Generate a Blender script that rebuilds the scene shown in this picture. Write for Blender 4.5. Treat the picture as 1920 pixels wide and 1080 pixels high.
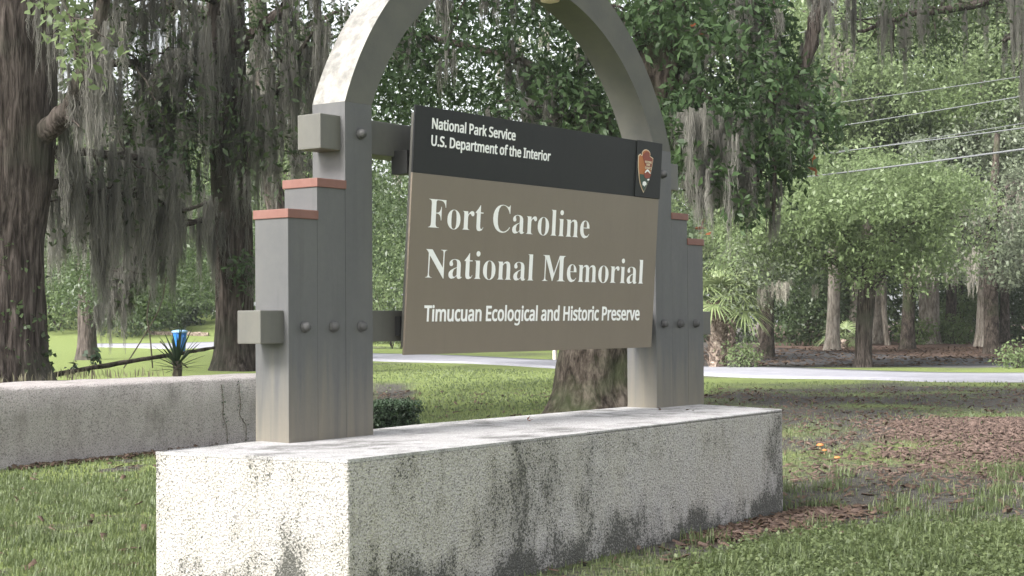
import bpy, math, random
import numpy as np
from mathutils import Vector, Matrix, noise as mnoise

for o in list(bpy.data.objects):
    bpy.data.objects.remove(o)
SC = bpy.context.scene
COL = SC.collection

# ------------------------------------------------------------------ camera
S = 1.3                                    # metres per modelling unit of the sign
HB = 0.592                                 # plinth height in those units
FPX = 3000.0
CAM = np.array([-4.8976, -4.0573, 0.4966 + HB]) * S
RX = np.array([0.59908738, -0.80065115, -0.00721377])
UP = np.array([-0.01305693, -0.01877738, 0.99973843])
FW = np.array([0.80057718, 0.59883649, 0.02170333])
cam = bpy.data.cameras.new('camera')
cam.sensor_width = 36.0
cam.lens = FPX / 1920 * 36.0
cam.clip_end = 2000
camo = bpy.data.objects.new('camera', cam)
COL.objects.link(camo)
camo.matrix_world = Matrix(((RX[0], UP[0], -FW[0], CAM[0]), (RX[1], UP[1], -FW[1], CAM[1]),
                            (RX[2], UP[2], -FW[2], CAM[2]), (0, 0, 0, 1)))
SC.camera = camo

# ------------------------------------------------------------------ sky, sun, exposure
SUN_DIR = Vector((-0.985, 0.17, 0)).normalized()
SUN_EL = math.radians(40)
to_sun = Vector((SUN_DIR.x * math.cos(SUN_EL), SUN_DIR.y * math.cos(SUN_EL), math.sin(SUN_EL)))
W = bpy.data.worlds.new('World')
SC.world = W
W.use_nodes = True
nt = W.node_tree
bg = nt.nodes['Background']
sky = nt.nodes.new('ShaderNodeTexSky')
sky.sky_type = 'NISHITA'
sky.sun_disc = False
sky.sun_elevation = SUN_EL
sky.sun_rotation = math.atan2(to_sun.x, to_sun.y)
sky.air_density = 1.0
sky.dust_density = 4.0
sky.ozone_density = 1.0
hsv = nt.nodes.new('ShaderNodeHueSaturation')      # a thin white overcast: the blue is washed out
hsv.inputs['Saturation'].default_value = 0.22
nt.links.new(sky.outputs[0], hsv.inputs['Color'])
nt.links.new(hsv.outputs[0], bg.inputs[0])
bg.inputs[1].default_value = 0.15
sun = bpy.data.lights.new('sun', 'SUN')
sun.energy = 3.3
sun.angle = math.radians(18)
sun.color = (1.0, 0.965, 0.945)
suno = bpy.data.objects.new('sun', sun)
suno.rotation_euler = to_sun.to_track_quat('Z', 'Y').to_euler()
suno.location = (-20, 20, 40)
COL.objects.link(suno)
SC.view_settings.view_transform = 'Standard'
SC.view_settings.look = 'None'
SC.view_settings.gamma = 1.0
SC.view_settings.exposure = 1.48
SC.cycles.max_bounces = 6
SC.cycles.transparent_max_bounces = 4
SC.cycles.use_denoising = True

# ------------------------------------------------------------------ helpers
def sstep(a, b, x):
    t = np.clip((np.asarray(x, float) - a) / (b - a), 0, 1)
    return t * t * (3 - 2 * t)

FH = np.array([FW[0], FW[1]]) / math.hypot(FW[0], FW[1])
RH = np.array([FH[1], -FH[0]])

def ground_z(x, y):
    x = np.asarray(x, float); y = np.asarray(y, float)
    d = (x - CAM[0]) * FH[0] + (y - CAM[1]) * FH[1]
    l = (x - CAM[0]) * RH[0] + (y - CAM[1]) * RH[1]
    z = 0.28 * sstep(50, 80, d)
    z = z + 2.0 * sstep(74, 100, d) * sstep(-8, -14, l)
    z = z + 0.16 * np.exp(-((l - 6.6) / 2.6) ** 2 - ((d - 18.5) / 3.0) ** 2)      # heap of wood chips
    z = z + 0.035 * np.sin(x * 0.55 + 1.1) * np.sin(y * 0.48 + 0.4) * sstep(2.2, 6, np.hypot(x - 1.8, y - 0.7))
    return z

def gz(x, y):
    return float(ground_z(x, y))

def at(px, py, d):
    """World point that stands at image column/row px,py and depth d (metres along the view)."""
    return CAM + d * (FW + RX * (px - 960) / FPX - UP * (py - 540) / FPX)

def gnd(px, d):
    """Ground point in image column px at depth d."""
    p = at(px, 605, d)
    return np.array([p[0], p[1], gz(p[0], p[1])])

def gpx(px, py):
    """Ground point seen at a pixel."""
    lo, hi = 5.0, 400.0
    for _ in range(50):
        m = (lo + hi) / 2
        p = at(px, py, m)
        if p[2] > gz(p[0], p[1]): lo = m
        else: hi = m
    p = at(px, py, lo)
    return np.array([p[0], p[1], gz(p[0], p[1])])

def cam_ld(x, y):
    return (x - CAM[0]) * RH[0] + (y - CAM[1]) * RH[1], (x - CAM[0]) * FH[0] + (y - CAM[1]) * FH[1]

def mesh_np(name, V, F, nper, attr=None, smooth=False):
    """Mesh from numpy arrays, every face with nper corners."""
    me = bpy.data.meshes.new(name)
    V = np.ascontiguousarray(V, dtype=np.float32); F = np.ascontiguousarray(F, dtype=np.int32)
    me.vertices.add(len(V)); me.vertices.foreach_set('co', V.ravel())
    me.loops.add(F.size); me.loops.foreach_set('vertex_index', F.ravel())
    me.polygons.add(len(F))
    me.polygons.foreach_set('loop_start', np.arange(0, F.size, nper, dtype=np.int32))
    me.polygons.foreach_set('loop_total', np.full(len(F), nper, dtype=np.int32))
    if smooth:
        me.polygons.foreach_set('use_smooth', np.ones(len(F), dtype=bool))
    if attr is not None:
        for k, v in attr.items():
            a = me.attributes.new(k, 'FLOAT', 'POINT')
            a.data.foreach_set('value', np.ascontiguousarray(v, dtype=np.float32))
    me.update(calc_edges=True)
    return me

def link(name, me, mat=None, parent=None, loc=None):
    o = bpy.data.objects.new(name, me)
    if mat is not None and me is not None and len(me.materials) == 0:
        me.materials.append(mat)
    COL.objects.link(o)
    if parent is not None: o.parent = parent
    if loc is not None: o.location = loc
    return o

def tag(o, label=None, cat=None, group=None, kind=None):
    if label: o['label'] = label
    if cat: o['category'] = cat
    if group: o['group'] = group
    if kind: o['kind'] = kind
    return o

def empty(name, loc=(0, 0, 0)):
    o = bpy.data.objects.new(name, None)
    o.empty_display_size = 0.2
    o.location = loc
    COL.objects.link(o)
    return o

class MB:
    """Collects polygons of any size."""
    def __init__(s): s.v = []; s.f = []
    def poly(s, pts):
        n = len(s.v); s.v += [tuple(map(float, p)) for p in pts]; s.f.append(tuple(range(n, n + len(pts))))
    def box(s, x0, x1, y0, y1, z0, z1):
        n = len(s.v)
        s.v += [(x0, y0, z0), (x1, y0, z0), (x1, y1, z0), (x0, y1, z0), (x0, y0, z1), (x1, y0, z1), (x1, y1, z1), (x0, y1, z1)]
        s.f += [tuple(n + i for i in q) for q in ((0, 3, 2, 1), (4, 5, 6, 7), (0, 1, 5, 4), (1, 2, 6, 5), (2, 3, 7, 6), (3, 0, 4, 7))]
    def prism(s, poly, y0, y1):
        """Polygon in x,z extruded from y0 (front) to y1."""
        n = len(s.v); k = len(poly)
        s.v += [(p[0], y0, p[1]) for p in poly] + [(p[0], y1, p[1]) for p in poly]
        s.f.append(tuple(range(n, n + k))); s.f.append(tuple(range(n + 2 * k - 1, n + k - 1, -1)))
        for i in range(k):
            j = (i + 1) % k
            s.f.append((n + i, n + k + i, n + k + j, n + j))
    def lathe(s, prof, c=(0, 0, 0), axis='z', seg=16):
        n = len(s.v)
        for r, h in prof:
            for i in range(seg):
                a = 2 * math.pi * i / seg
                u, w = r * math.cos(a), r * math.sin(a)
                s.v.append((c[0] + u, c[1] + w, c[2] + h) if axis == 'z' else (c[0] + u, c[1] - h, c[2] + w))
        for j in range(len(prof) - 1):
            for i in range(seg):
                k = (i + 1) % seg
                s.f.append((n + j * seg + i, n + j * seg + k, n + (j + 1) * seg + k, n + (j + 1) * seg + i))
        s.f.append(tuple(n + i for i in range(seg - 1, -1, -1)))
        s.f.append(tuple(n + (len(prof) - 1) * seg + i for i in range(seg)))
    def mesh(s, name, smooth=False, bevel=0):
        me = bpy.data.meshes.new(name)
        me.from_pydata(s.v, [], s.f)
        if bevel or True:
            import bmesh
            bm = bmesh.new(); bm.from_mesh(me)
            bmesh.ops.recalc_face_normals(bm, faces=bm.faces)
            if bevel:
                bmesh.ops.bevel(bm, geom=list(bm.edges), offset=bevel, segments=2, profile=0.6, affect='EDGES', clamp_overlap=True)
            bm.to_mesh(me); bm.free()
        if smooth:
            for p in me.polygons: p.use_smooth = True
        me.update()
        return me
    def build(s, name, mat, parent=None, smooth=False, bevel=0, loc=None):
        return link(name, s.mesh(name, smooth, bevel), mat, parent, loc)

def tube(pts, rad, seg=8, jit=0.0, rng=None, cap=True):
    """Swept tube: vertices and quads (numpy)."""
    P = np.asarray(pts, float); n = len(P)
    rad = np.broadcast_to(np.asarray(rad, float), (n,))
    T = np.gradient(P, axis=0); T /= np.linalg.norm(T, axis=1)[:, None] + 1e-12
    ref = np.array([0.31, 0.17, 0.93]) if abs(T[0][2]) < 0.9 else np.array([1.0, 0.1, 0.0])
    V = np.zeros((n, seg, 3)); a = np.linspace(0, 2 * np.pi, seg, endpoint=False)
    u = np.cross(T[0], ref); u /= np.linalg.norm(u)
    for i in range(n):
        u = u - T[i] * (u @ T[i]); u /= np.linalg.norm(u) + 1e-12
        w = np.cross(T[i], u)
        r = rad[i] * (1 + (rng.normal(0, jit, seg) if rng is not None and jit else 0))
        V[i] = P[i] + (np.cos(a) * r)[:, None] * u + (np.sin(a) * r)[:, None] * w
    V = V.reshape(-1, 3)
    i, j = np.meshgrid(np.arange(n - 1), np.arange(seg), indexing='ij')
    k = (j + 1) % seg
    F = np.stack([i * seg + j, i * seg + k, (i + 1) * seg + k, (i + 1) * seg + j], -1).reshape(-1, 4)
    return V, F

def merge(parts):
    Vs, Fs, n = [], [], 0
    for V, F in parts:
        Vs.append(V); Fs.append(F + n); n += len(V)
    return np.concatenate(Vs), np.concatenate(Fs)

def smooth_path(pts, n):
    """Catmull-Rom through pts, n samples."""
    P = np.asarray(pts, float)
    if len(P) == 2:
        return P[0] + (P[1] - P[0]) * np.linspace(0, 1, n)[:, None]
    Q = np.vstack([2 * P[0] - P[1], P, 2 * P[-1] - P[-2]])
    t = np.linspace(0, len(P) - 1 - 1e-6, n); k = t.astype(int); f = (t - k)[:, None]
    p0, p1, p2, p3 = Q[k], Q[k + 1], Q[k + 2], Q[k + 3]
    return 0.5 * (2 * p1 + (p2 - p0) * f + (2 * p0 - 5 * p1 + 4 * p2 - p3) * f ** 2 + (3 * p1 - p0 - 3 * p2 + p3) * f ** 3)

# ------------------------------------------------------------------ materials
def mat_new(name):
    m = bpy.data.materials.new(name); m.use_nodes = True
    t = m.node_tree; t.nodes.clear()
    out = t.nodes.new('ShaderNodeOutputMaterial'); b = t.nodes.new('ShaderNodeBsdfPrincipled')
    t.links.new(b.outputs[0], out.inputs[0])
    return m, t, b, out

def N(t, kind, **kw):
    n = t.nodes.new(kind)
    for k, v in kw.items():
        if k.startswith('i_'):
            key = k[2:].replace('_', ' ')
            n.inputs[int(key) if key.isdigit() else key].default_value = v
        else: setattr(n, k, v)
    return n

def coords(t, kind='Object', scale=(1, 1, 1)):
    c = N(t, 'ShaderNodeTexCoord'); mp = N(t, 'ShaderNodeMapping'); mp.inputs['Scale'].default_value = scale
    t.links.new(c.outputs[kind], mp.inputs[0]); return mp.outputs[0]

def wpos(t, scale=(1, 1, 1)):
    c = N(t, 'ShaderNodeNewGeometry'); mp = N(t, 'ShaderNodeMapping'); mp.inputs['Scale'].default_value = scale
    t.links.new(c.outputs['Position'], mp.inputs[0]); return mp.outputs[0]

def noise_n(t, vec, scale, detail=6, rough=0.55, dist=0.0):
    n = N(t, 'ShaderNodeTexNoise'); n.inputs['Scale'].default_value = scale; n.inputs['Detail'].default_value = detail
    n.inputs['Roughness'].default_value = rough; n.inputs['Distortion'].default_value = dist
    t.links.new(vec, n.inputs['Vector']); return n.outputs['Fac']

def ramp(t, fac, stops):
    r = N(t, 'ShaderNodeValToRGB'); e = r.color_ramp.elements
    while len(e) < len(stops): e.new(0.5)
    for q, (p, c) in zip(e, stops):
        q.position = p; q.color = (c if len(c) == 4 else (*c, 1)) if isinstance(c, tuple) else (c, c, c, 1)
    t.links.new(fac, r.inputs[0]); return r.outputs[0]

def mixc(t, fac, a, b, mode='MIX'):
    m = N(t, 'ShaderNodeMix', data_type='RGBA', blend_type=mode)
    for sock, v in ((m.inputs[0], fac), (m.inputs[6], a), (m.inputs[7], b)):
        if isinstance(v, (int, float)): sock.default_value = v
        elif isinstance(v, tuple): sock.default_value = (*v, 1) if len(v) == 3 else v
        else: t.links.new(v, sock)
    return m.outputs[2]

def math_n(t, op, a, b=None, clamp=False):
    m = N(t, 'ShaderNodeMath', operation=op); m.use_clamp = clamp
    for i, v in enumerate((a, b)):
        if v is None: continue
        if isinstance(v, (int, float)): m.inputs[i].default_value = v
        else: t.links.new(v, m.inputs[i])
    return m.outputs[0]

def bump(t, b, h, strength=0.4, dist=0.02):
    n = N(t, 'ShaderNodeBump'); n.inputs['Strength'].default_value = strength; n.inputs['Distance'].default_value = dist
    t.links.new(h, n.inputs['Height']); t.links.new(n.outputs[0], b.inputs['Normal'])

def setb(t, b, color=None, rough=0.7, spec=0.3, metal=0.0):
    if color is not None:
        if isinstance(color, tuple): b.inputs['Base Color'].default_value = (*color, 1)
        else: t.links.new(color, b.inputs['Base Color'])
    if isinstance(rough, (int, float)): b.inputs['Roughness'].default_value = rough
    else: t.links.new(rough, b.inputs['Roughness'])
    b.inputs['Specular IOR Level'].default_value = spec
    b.inputs['Metallic'].default_value = metal

M = {}
def leaf_mat(name, dark, mid, light, trans=0.35, gloss=0.45, spec=0.4):
    m, t, b, out = mat_new(name)
    a = N(t, 'ShaderNodeAttribute', attribute_name='v')
    c = ramp(t, a.outputs['Fac'], [(0.0, dark), (0.5, mid), (1.0, light)])
    oi = N(t, 'ShaderNodeObjectInfo')
    n = noise_n(t, wpos(t), 0.8, 3)
    c = mixc(t, math_n(t, 'MULTIPLY', n, 0.6), c, mid)
    setb(t, b, c, gloss, spec)
    tr = N(t, 'ShaderNodeBsdfTranslucent')
    lc = mixc(t, 0.5, c, light); t.links.new(lc, tr.inputs[0])
    mx = N(t, 'ShaderNodeMixShader'); mx.inputs[0].default_value = trans
    t.links.new(b.outputs[0], mx.inputs[1]); t.links.new(tr.outputs[0], mx.inputs[2]); t.links.new(mx.outputs[0], out.inputs[0])
    M[name] = m
    return m

leaf_mat('oak_leaf', (0.028, 0.044, 0.020), (0.058, 0.088, 0.036), (0.100, 0.140, 0.060))
leaf_mat('glossy_leaf', (0.022, 0.042, 0.018), (0.045, 0.080, 0.030), (0.085, 0.135, 0.055), 0.30, 0.5, 0.3)
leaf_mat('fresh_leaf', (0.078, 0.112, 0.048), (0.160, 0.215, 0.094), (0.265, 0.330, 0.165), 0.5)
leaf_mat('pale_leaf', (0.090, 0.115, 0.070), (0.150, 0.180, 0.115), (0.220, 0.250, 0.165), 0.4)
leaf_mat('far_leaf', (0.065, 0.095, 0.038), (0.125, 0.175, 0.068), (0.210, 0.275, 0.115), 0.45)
leaf_mat('palm_leaf', (0.100, 0.140, 0.060), (0.180, 0.230, 0.100), (0.28, 0.32, 0.165), 0.3, 0.4, 0.5)
leaf_mat('yucca_leaf', (0.025, 0.045, 0.025), (0.045, 0.075, 0.040), (0.075, 0.105, 0.060), 0.1)
leaf_mat('dead_leaf', (0.12, 0.035, 0.018), (0.21, 0.070, 0.032), (0.30, 0.13, 0.065), 0.3, 0.8, 0.1)
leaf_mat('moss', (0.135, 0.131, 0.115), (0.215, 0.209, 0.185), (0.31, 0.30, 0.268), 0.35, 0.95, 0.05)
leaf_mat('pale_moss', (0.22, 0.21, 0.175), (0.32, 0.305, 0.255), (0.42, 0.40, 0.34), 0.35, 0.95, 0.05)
leaf_mat('grass_blade', (0.052, 0.070, 0.030), (0.108, 0.142, 0.058), (0.205, 0.245, 0.108), 0.4, 0.5)
leaf_mat('dry_grass', (0.090, 0.085, 0.050), (0.165, 0.155, 0.095), (0.26, 0.24, 0.15), 0.35, 0.7)
leaf_mat('wood_chip', (0.045, 0.032, 0.027), (0.098, 0.069, 0.057), (0.18, 0.130, 0.108), 0.0, 0.85, 0.1)
leaf_mat('litter', (0.045, 0.031, 0.023), (0.100, 0.068, 0.050), (0.18, 0.130, 0.095), 0.1, 0.8, 0.15)

def bark_mat(name, dark, mid, light, moss=None, vs=0.22, depth=0.05, fs=9.0):
    m, t, b, out = mat_new(name)
    p = wpos(t, (1, 1, vs))
    n1 = noise_n(t, p, fs, 8, 0.62, 0.5)
    n2 = noise_n(t, p, 28.0, 5, 0.6)
    n3 = noise_n(t, wpos(t), 1.1, 4)
    f = math_n(t, 'ADD', math_n(t, 'MULTIPLY', n1, 0.7), math_n(t, 'MULTIPLY', n2, 0.3))
    c = ramp(t, f, [(0.40, dark), (0.50, mid), (0.62, light)])
    if moss: c = mixc(t, ramp(t, n3, [(0.50, 0.0), (0.68, 0.75)]), c, moss)
    setb(t, b, c, 0.95, 0.1); bump(t, b, f, 0.9, depth)
    M[name] = m
bark_mat('oak_bark', (0.018, 0.014, 0.011), (0.058, 0.047, 0.038), (0.125, 0.106, 0.088), (0.050, 0.062, 0.030), 0.42, 0.06)
bark_mat('dark_bark', (0.020, 0.016, 0.013), (0.062, 0.051, 0.044), (0.135, 0.114, 0.100), (0.075, 0.076, 0.058), 0.13, 0.06, 17.0)
bark_mat('pale_bark', (0.105, 0.090, 0.072), (0.210, 0.185, 0.155), (0.330, 0.300, 0.255), None)
bark_mat('palm_bark', (0.060, 0.045, 0.034), (0.200, 0.155, 0.125), (0.380, 0.320, 0.265), None, 1.0, 0.03)

def concrete(name, base, stain_lo, stain_hi, tint, speck=95, bstr=0.55, cover=1.0, damp=0.0):
    m, t, b, out = mat_new(name)
    p = wpos(t)
    big = noise_n(t, wpos(t, (1, 1, 0.55)), 2.1, 5, 0.6, 0.3)
    mid = noise_n(t, wpos(t, (1, 1, 0.45)), 6.0, 6, 0.65)
    agg = N(t, 'ShaderNodeTexVoronoi'); agg.inputs['Scale'].default_value = speck; t.links.new(p, agg.inputs['Vector'])
    spk = noise_n(t, p, speck * 0.9, 3, 0.7)
    c = mixc(t, ramp(t, mid, [(0.38, 0.0), (0.62, 1.0)]), base, tint)
    # mildew: black specks that thicken inside large blotches
    m1 = math_n(t, 'ADD', math_n(t, 'MULTIPLY', big, 0.62), math_n(t, 'MULTIPLY', mid, 0.38))
    blot = ramp(t, m1, [(stain_lo, 0.0), (stain_hi, 1.0)])
    if damp:      # mould creeping up from the damp foot
        g = N(t, 'ShaderNodeNewGeometry'); sx = N(t, 'ShaderNodeSeparateXYZ'); t.links.new(g.outputs['Position'], sx.inputs[0])
        hz = math_n(t, 'ADD', sx.outputs[2], math_n(t, 'MULTIPLY', math_n(t, 'SUBTRACT', noise_n(t, wpos(t, (1, 1, 0.6)), 3.4, 6, 0.65), 0.5), 1.1))
        dm = ramp(t, hz, [(0.0, 1.0), (damp, 0.0)])
        blot = math_n(t, 'ADD', blot, math_n(t, 'MULTIPLY', dm, 0.85), True)
    thr = math_n(t, 'SUBTRACT', math_n(t, 'ADD', spk, math_n(t, 'MULTIPLY', blot, 0.22)), 0.585)
    dots = math_n(t, 'MULTIPLY', thr, 14.0, True)
    c = mixc(t, 1.0, c, ramp(t, spk, [(0.36, 0.38), (0.50, 0.88), (0.60, 1.0)]), 'MULTIPLY')
    c = mixc(t, math_n(t, 'MULTIPLY', dots, 0.9 * cover), c, (0.045, 0.046, 0.041))
    c = mixc(t, math_n(t, 'MULTIPLY', blot, 0.06 * cover), c, (0.13, 0.13, 0.115))
    # shell flecks
    fl = ramp(t, agg.outputs['Distance'], [(0.10, 1.0), (0.24, 0.0)])
    c = mixc(t, math_n(t, 'MULTIPLY', fl, 0.32), c, (0.78, 0.76, 0.72))
    setb(t, b, c, 0.92, 0.15)
    h = math_n(t, 'ADD', math_n(t, 'MULTIPLY', spk, 0.6), math_n(t, 'MULTIPLY', agg.outputs['Distance'], 0.7))
    bump(t, b, h, bstr, 0.012)
    M[name] = m
concrete('plinth_stucco', (0.50, 0.478, 0.46), 0.485, 0.68, (0.49, 0.465, 0.425), 76, 0.8, 1.0, 0.22)
concrete('plinth_cap', (0.50, 0.49, 0.49), 0.48, 0.66, (0.43, 0.42, 0.41), 110, 0.5, 0.8)
concrete('wall_stucco', (0.43, 0.40, 0.385), 0.54, 0.75, (0.36, 0.33, 0.318), 70, 0.6, 0.7)

def paint(name, base, var, rough=0.5, wear=None, streak=0.5, spec=0.35):
    """Weathered paint; wear = (colour, z from, z to) is the faded, splashed foot of a post."""
    m, t, b, out = mat_new(name)
    n1 = noise_n(t, wpos(t, (1, 1, 0.35)), 5.0, 5, 0.6, 0.3); n2 = noise_n(t, wpos(t), 26, 4)
    f = math_n(t, 'ADD', math_n(t, 'MULTIPLY', n1, 0.7), math_n(t, 'MULTIPLY', n2, 0.3))
    c = mixc(t, ramp(t, f, [(0.35, 0.0), (0.65, 1.0)]), base, var)
    st = noise_n(t, wpos(t, (9, 9, 0.55)), 1.6, 4, 0.5, 0.6)
    c = mixc(t, math_n(t, 'MULTIPLY', ramp(t, st, [(0.54, 0.0), (0.70, 1.0)]), streak), c, tuple(x * 0.55 for x in base))
    if wear:
        g = N(t, 'ShaderNodeNewGeometry'); sx = N(t, 'ShaderNodeSeparateXYZ'); t.links.new(g.outputs['Position'], sx.inputs[0])
        zz = math_n(t, 'ADD', sx.outputs[2], math_n(t, 'MULTIPLY', math_n(t, 'SUBTRACT', st, 0.5), 0.9))
        mr = N(t, 'ShaderNodeMapRange'); mr.inputs[1].default_value = wear[1]; mr.inputs[2].default_value = wear[2]
        mr.inputs[3].default_value = 1.0; mr.inputs[4].default_value = 0.0; t.links.new(zz, mr.inputs[0])
        c = mixc(t, math_n(t, 'MULTIPLY', mr.outputs[0], 0.5), c, wear[0])
    setb(t, b, c, rough, spec)
    bump(t, b, n2, 0.08, 0.01)
    M[name] = m
paint('post_paint', (0.083, 0.084, 0.086), (0.102, 0.102, 0.101), 0.5, ((0.25, 0.215, 0.145), 0.66, 1.22), 0.22)
paint('beam_paint', (0.095, 0.094, 0.086), (0.115, 0.112, 0.098), 0.5, None, 0.15)
paint('cap_paint', (0.165, 0.076, 0.060), (0.195, 0.098, 0.080), 0.6, None, 0.25)
paint('header_paint', (0.017, 0.0185, 0.0195), (0.021, 0.022, 0.0225), 0.5, None, 0.1, 0.2)
paint('panel_paint', (0.168, 0.139, 0.108), (0.178, 0.148, 0.115), 0.45, None, 0.06, 0.4)
paint('letter_white', (0.86, 0.86, 0.86), (0.84, 0.84, 0.83), 0.5, None, 0.0)
paint('bolt_metal', (0.062, 0.062, 0.062), (0.082, 0.081, 0.080), 0.6, None, 0.3, 0.2)
paint('bracket_black', (0.020, 0.020, 0.020), (0.030, 0.030, 0.030), 0.6, None, 0.0)
paint('emblem_orange', (0.36, 0.125, 0.035), (0.40, 0.15, 0.05), 0.5, None, 0.0)
paint('emblem_brown', (0.24, 0.060, 0.035), (0.20, 0.045, 0.030), 0.5, None, 0.0)
paint('emblem_green', (0.035, 0.070, 0.050), (0.030, 0.055, 0.045), 0.5, None, 0.0)
paint('emblem_cream', (0.62, 0.52, 0.38), (0.60, 0.48, 0.35), 0.5, None, 0.0)
paint('knob_pale', (0.58, 0.45, 0.38), (0.62, 0.50, 0.42), 0.5, None, 0.0)
paint('bin_blue', (0.018, 0.135, 0.46), (0.022, 0.155, 0.50), 0.4, None, 0.1)
paint('bin_lid', (0.16, 0.28, 0.42), (0.19, 0.32, 0.46), 0.4, None, 0.1)
paint('cable', (0.12, 0.125, 0.13), (0.16, 0.165, 0.17), 0.4, None, 0.0)
paint('stake_white', (0.70, 0.64, 0.58), (0.62, 0.56, 0.50), 0.6, None, 0.1)
paint('mushroom_cap', (0.36, 0.13, 0.035), (0.42, 0.18, 0.06), 0.6, None, 0.0)
paint('mushroom_stem', (0.36, 0.25, 0.14), (0.40, 0.28, 0.16), 0.6, None, 0.0)
paint('vine_stem', (0.075, 0.060, 0.045), (0.10, 0.085, 0.06), 0.8, None, 0.0)

# lichen grows on the arch's upward faces
m, t, b, out = mat_new('arch_paint')
n1 = noise_n(t, wpos(t), 5.0, 5); n2 = noise_n(t, wpos(t), 38, 5, 0.7); n3 = noise_n(t, wpos(t), 9, 4)
c = mixc(t, ramp(t, n1, [(0.35, 0.0), (0.65, 1.0)]), (0.090, 0.090, 0.083), (0.110, 0.108, 0.095))
g = N(t, 'ShaderNodeNewGeometry'); sx = N(t, 'ShaderNodeSeparateXYZ'); t.links.new(g.outputs['True Normal'], sx.inputs[0])
up = ramp(t, sx.outputs[2], [(0.12, 0.0), (0.30, 1.0)])
li = math_n(t, 'ADD', math_n(t, 'MULTIPLY', n2, 0.55), math_n(t, 'MULTIPLY', n3, 0.45))
cover = ramp(t, li, [(0.40, 0.45), (0.60, 1.0)])
lc = mixc(t, ramp(t, n3, [(0.4, 0.0), (0.6, 1.0)]), (0.21, 0.203, 0.190), (0.29, 0.28, 0.255))
c = mixc(t, math_n(t, 'MULTIPLY', up, cover), c, lc)
setb(t, b, c, 0.7, 0.25); bump(t, b, n2, 0.15, 0.01); M['arch_paint'] = m

# ground: turf, bare dirt, litter by a painted-on-the-land density (attribute "g" = turf, "m" = mulch)
m, t, b, out = mat_new('ground_soil')
ga = N(t, 'ShaderNodeAttribute', attribute_name='g').outputs['Fac']; ma = N(t, 'ShaderNodeAttribute', attribute_name='m').outputs['Fac']
n1 = noise_n(t, wpos(t), 0.9, 6); n2 = noise_n(t, wpos(t), 14, 6, 0.65); n3 = noise_n(t, wpos(t), 60, 4, 0.7)
dirt = ramp(t, n2, [(0.3, (0.036, 0.034, 0.031)), (0.5, (0.074, 0.069, 0.062)), (0.7, (0.125, 0.115, 0.104))])
turf = ramp(t, n3, [(0.3, (0.085, 0.108, 0.036)), (0.5, (0.160, 0.200, 0.066)), (0.7, (0.235, 0.280, 0.105))])
chip = ramp(t, n3, [(0.3, (0.045, 0.031, 0.025)), (0.5, (0.100, 0.068, 0.054)), (0.7, (0.17, 0.12, 0.10))])
e = math_n(t, 'ADD', ga, math_n(t, 'MULTIPLY', math_n(t, 'SUBTRACT', n2, 0.5), 0.9))
c = mixc(t, ramp(t, e, [(0.32, 0.0), (0.62, 1.0)]), dirt, turf)
c = mixc(t, ramp(t, math_n(t, 'ADD', ma, math_n(t, 'MULTIPLY', math_n(t, 'SUBTRACT', n2, 0.5), 0.8)), [(0.35, 0.0), (0.65, 1.0)]), c, chip)
setb(t, b, c, 0.95, 0.1); bump(t, b, math_n(t, 'ADD', n2, n3), 0.6, 0.05); M['ground_soil'] = m

def plain(name, lo, hi, sc, bs=0.3):
    m, t, b, out = mat_new(name)
    n1 = noise_n(t, wpos(t), sc, 6, 0.6); n2 = noise_n(t, wpos(t), sc * 9, 4, 0.7)
    f = math_n(t, 'ADD', math_n(t, 'MULTIPLY', n1, 0.6), math_n(t, 'MULTIPLY', n2, 0.4))
    setb(t, b, ramp(t, f, [(0.35, lo), (0.65, hi)]), 0.9, 0.2); bump(t, b, n2, bs, 0.01); M[name] = m
plain('path_concrete', (0.20, 0.20, 0.22), (0.27, 0.27, 0.295), 1.2)
plain('asphalt', (0.045, 0.045, 0.048), (0.095, 0.092, 0.092), 0.7)
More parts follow.
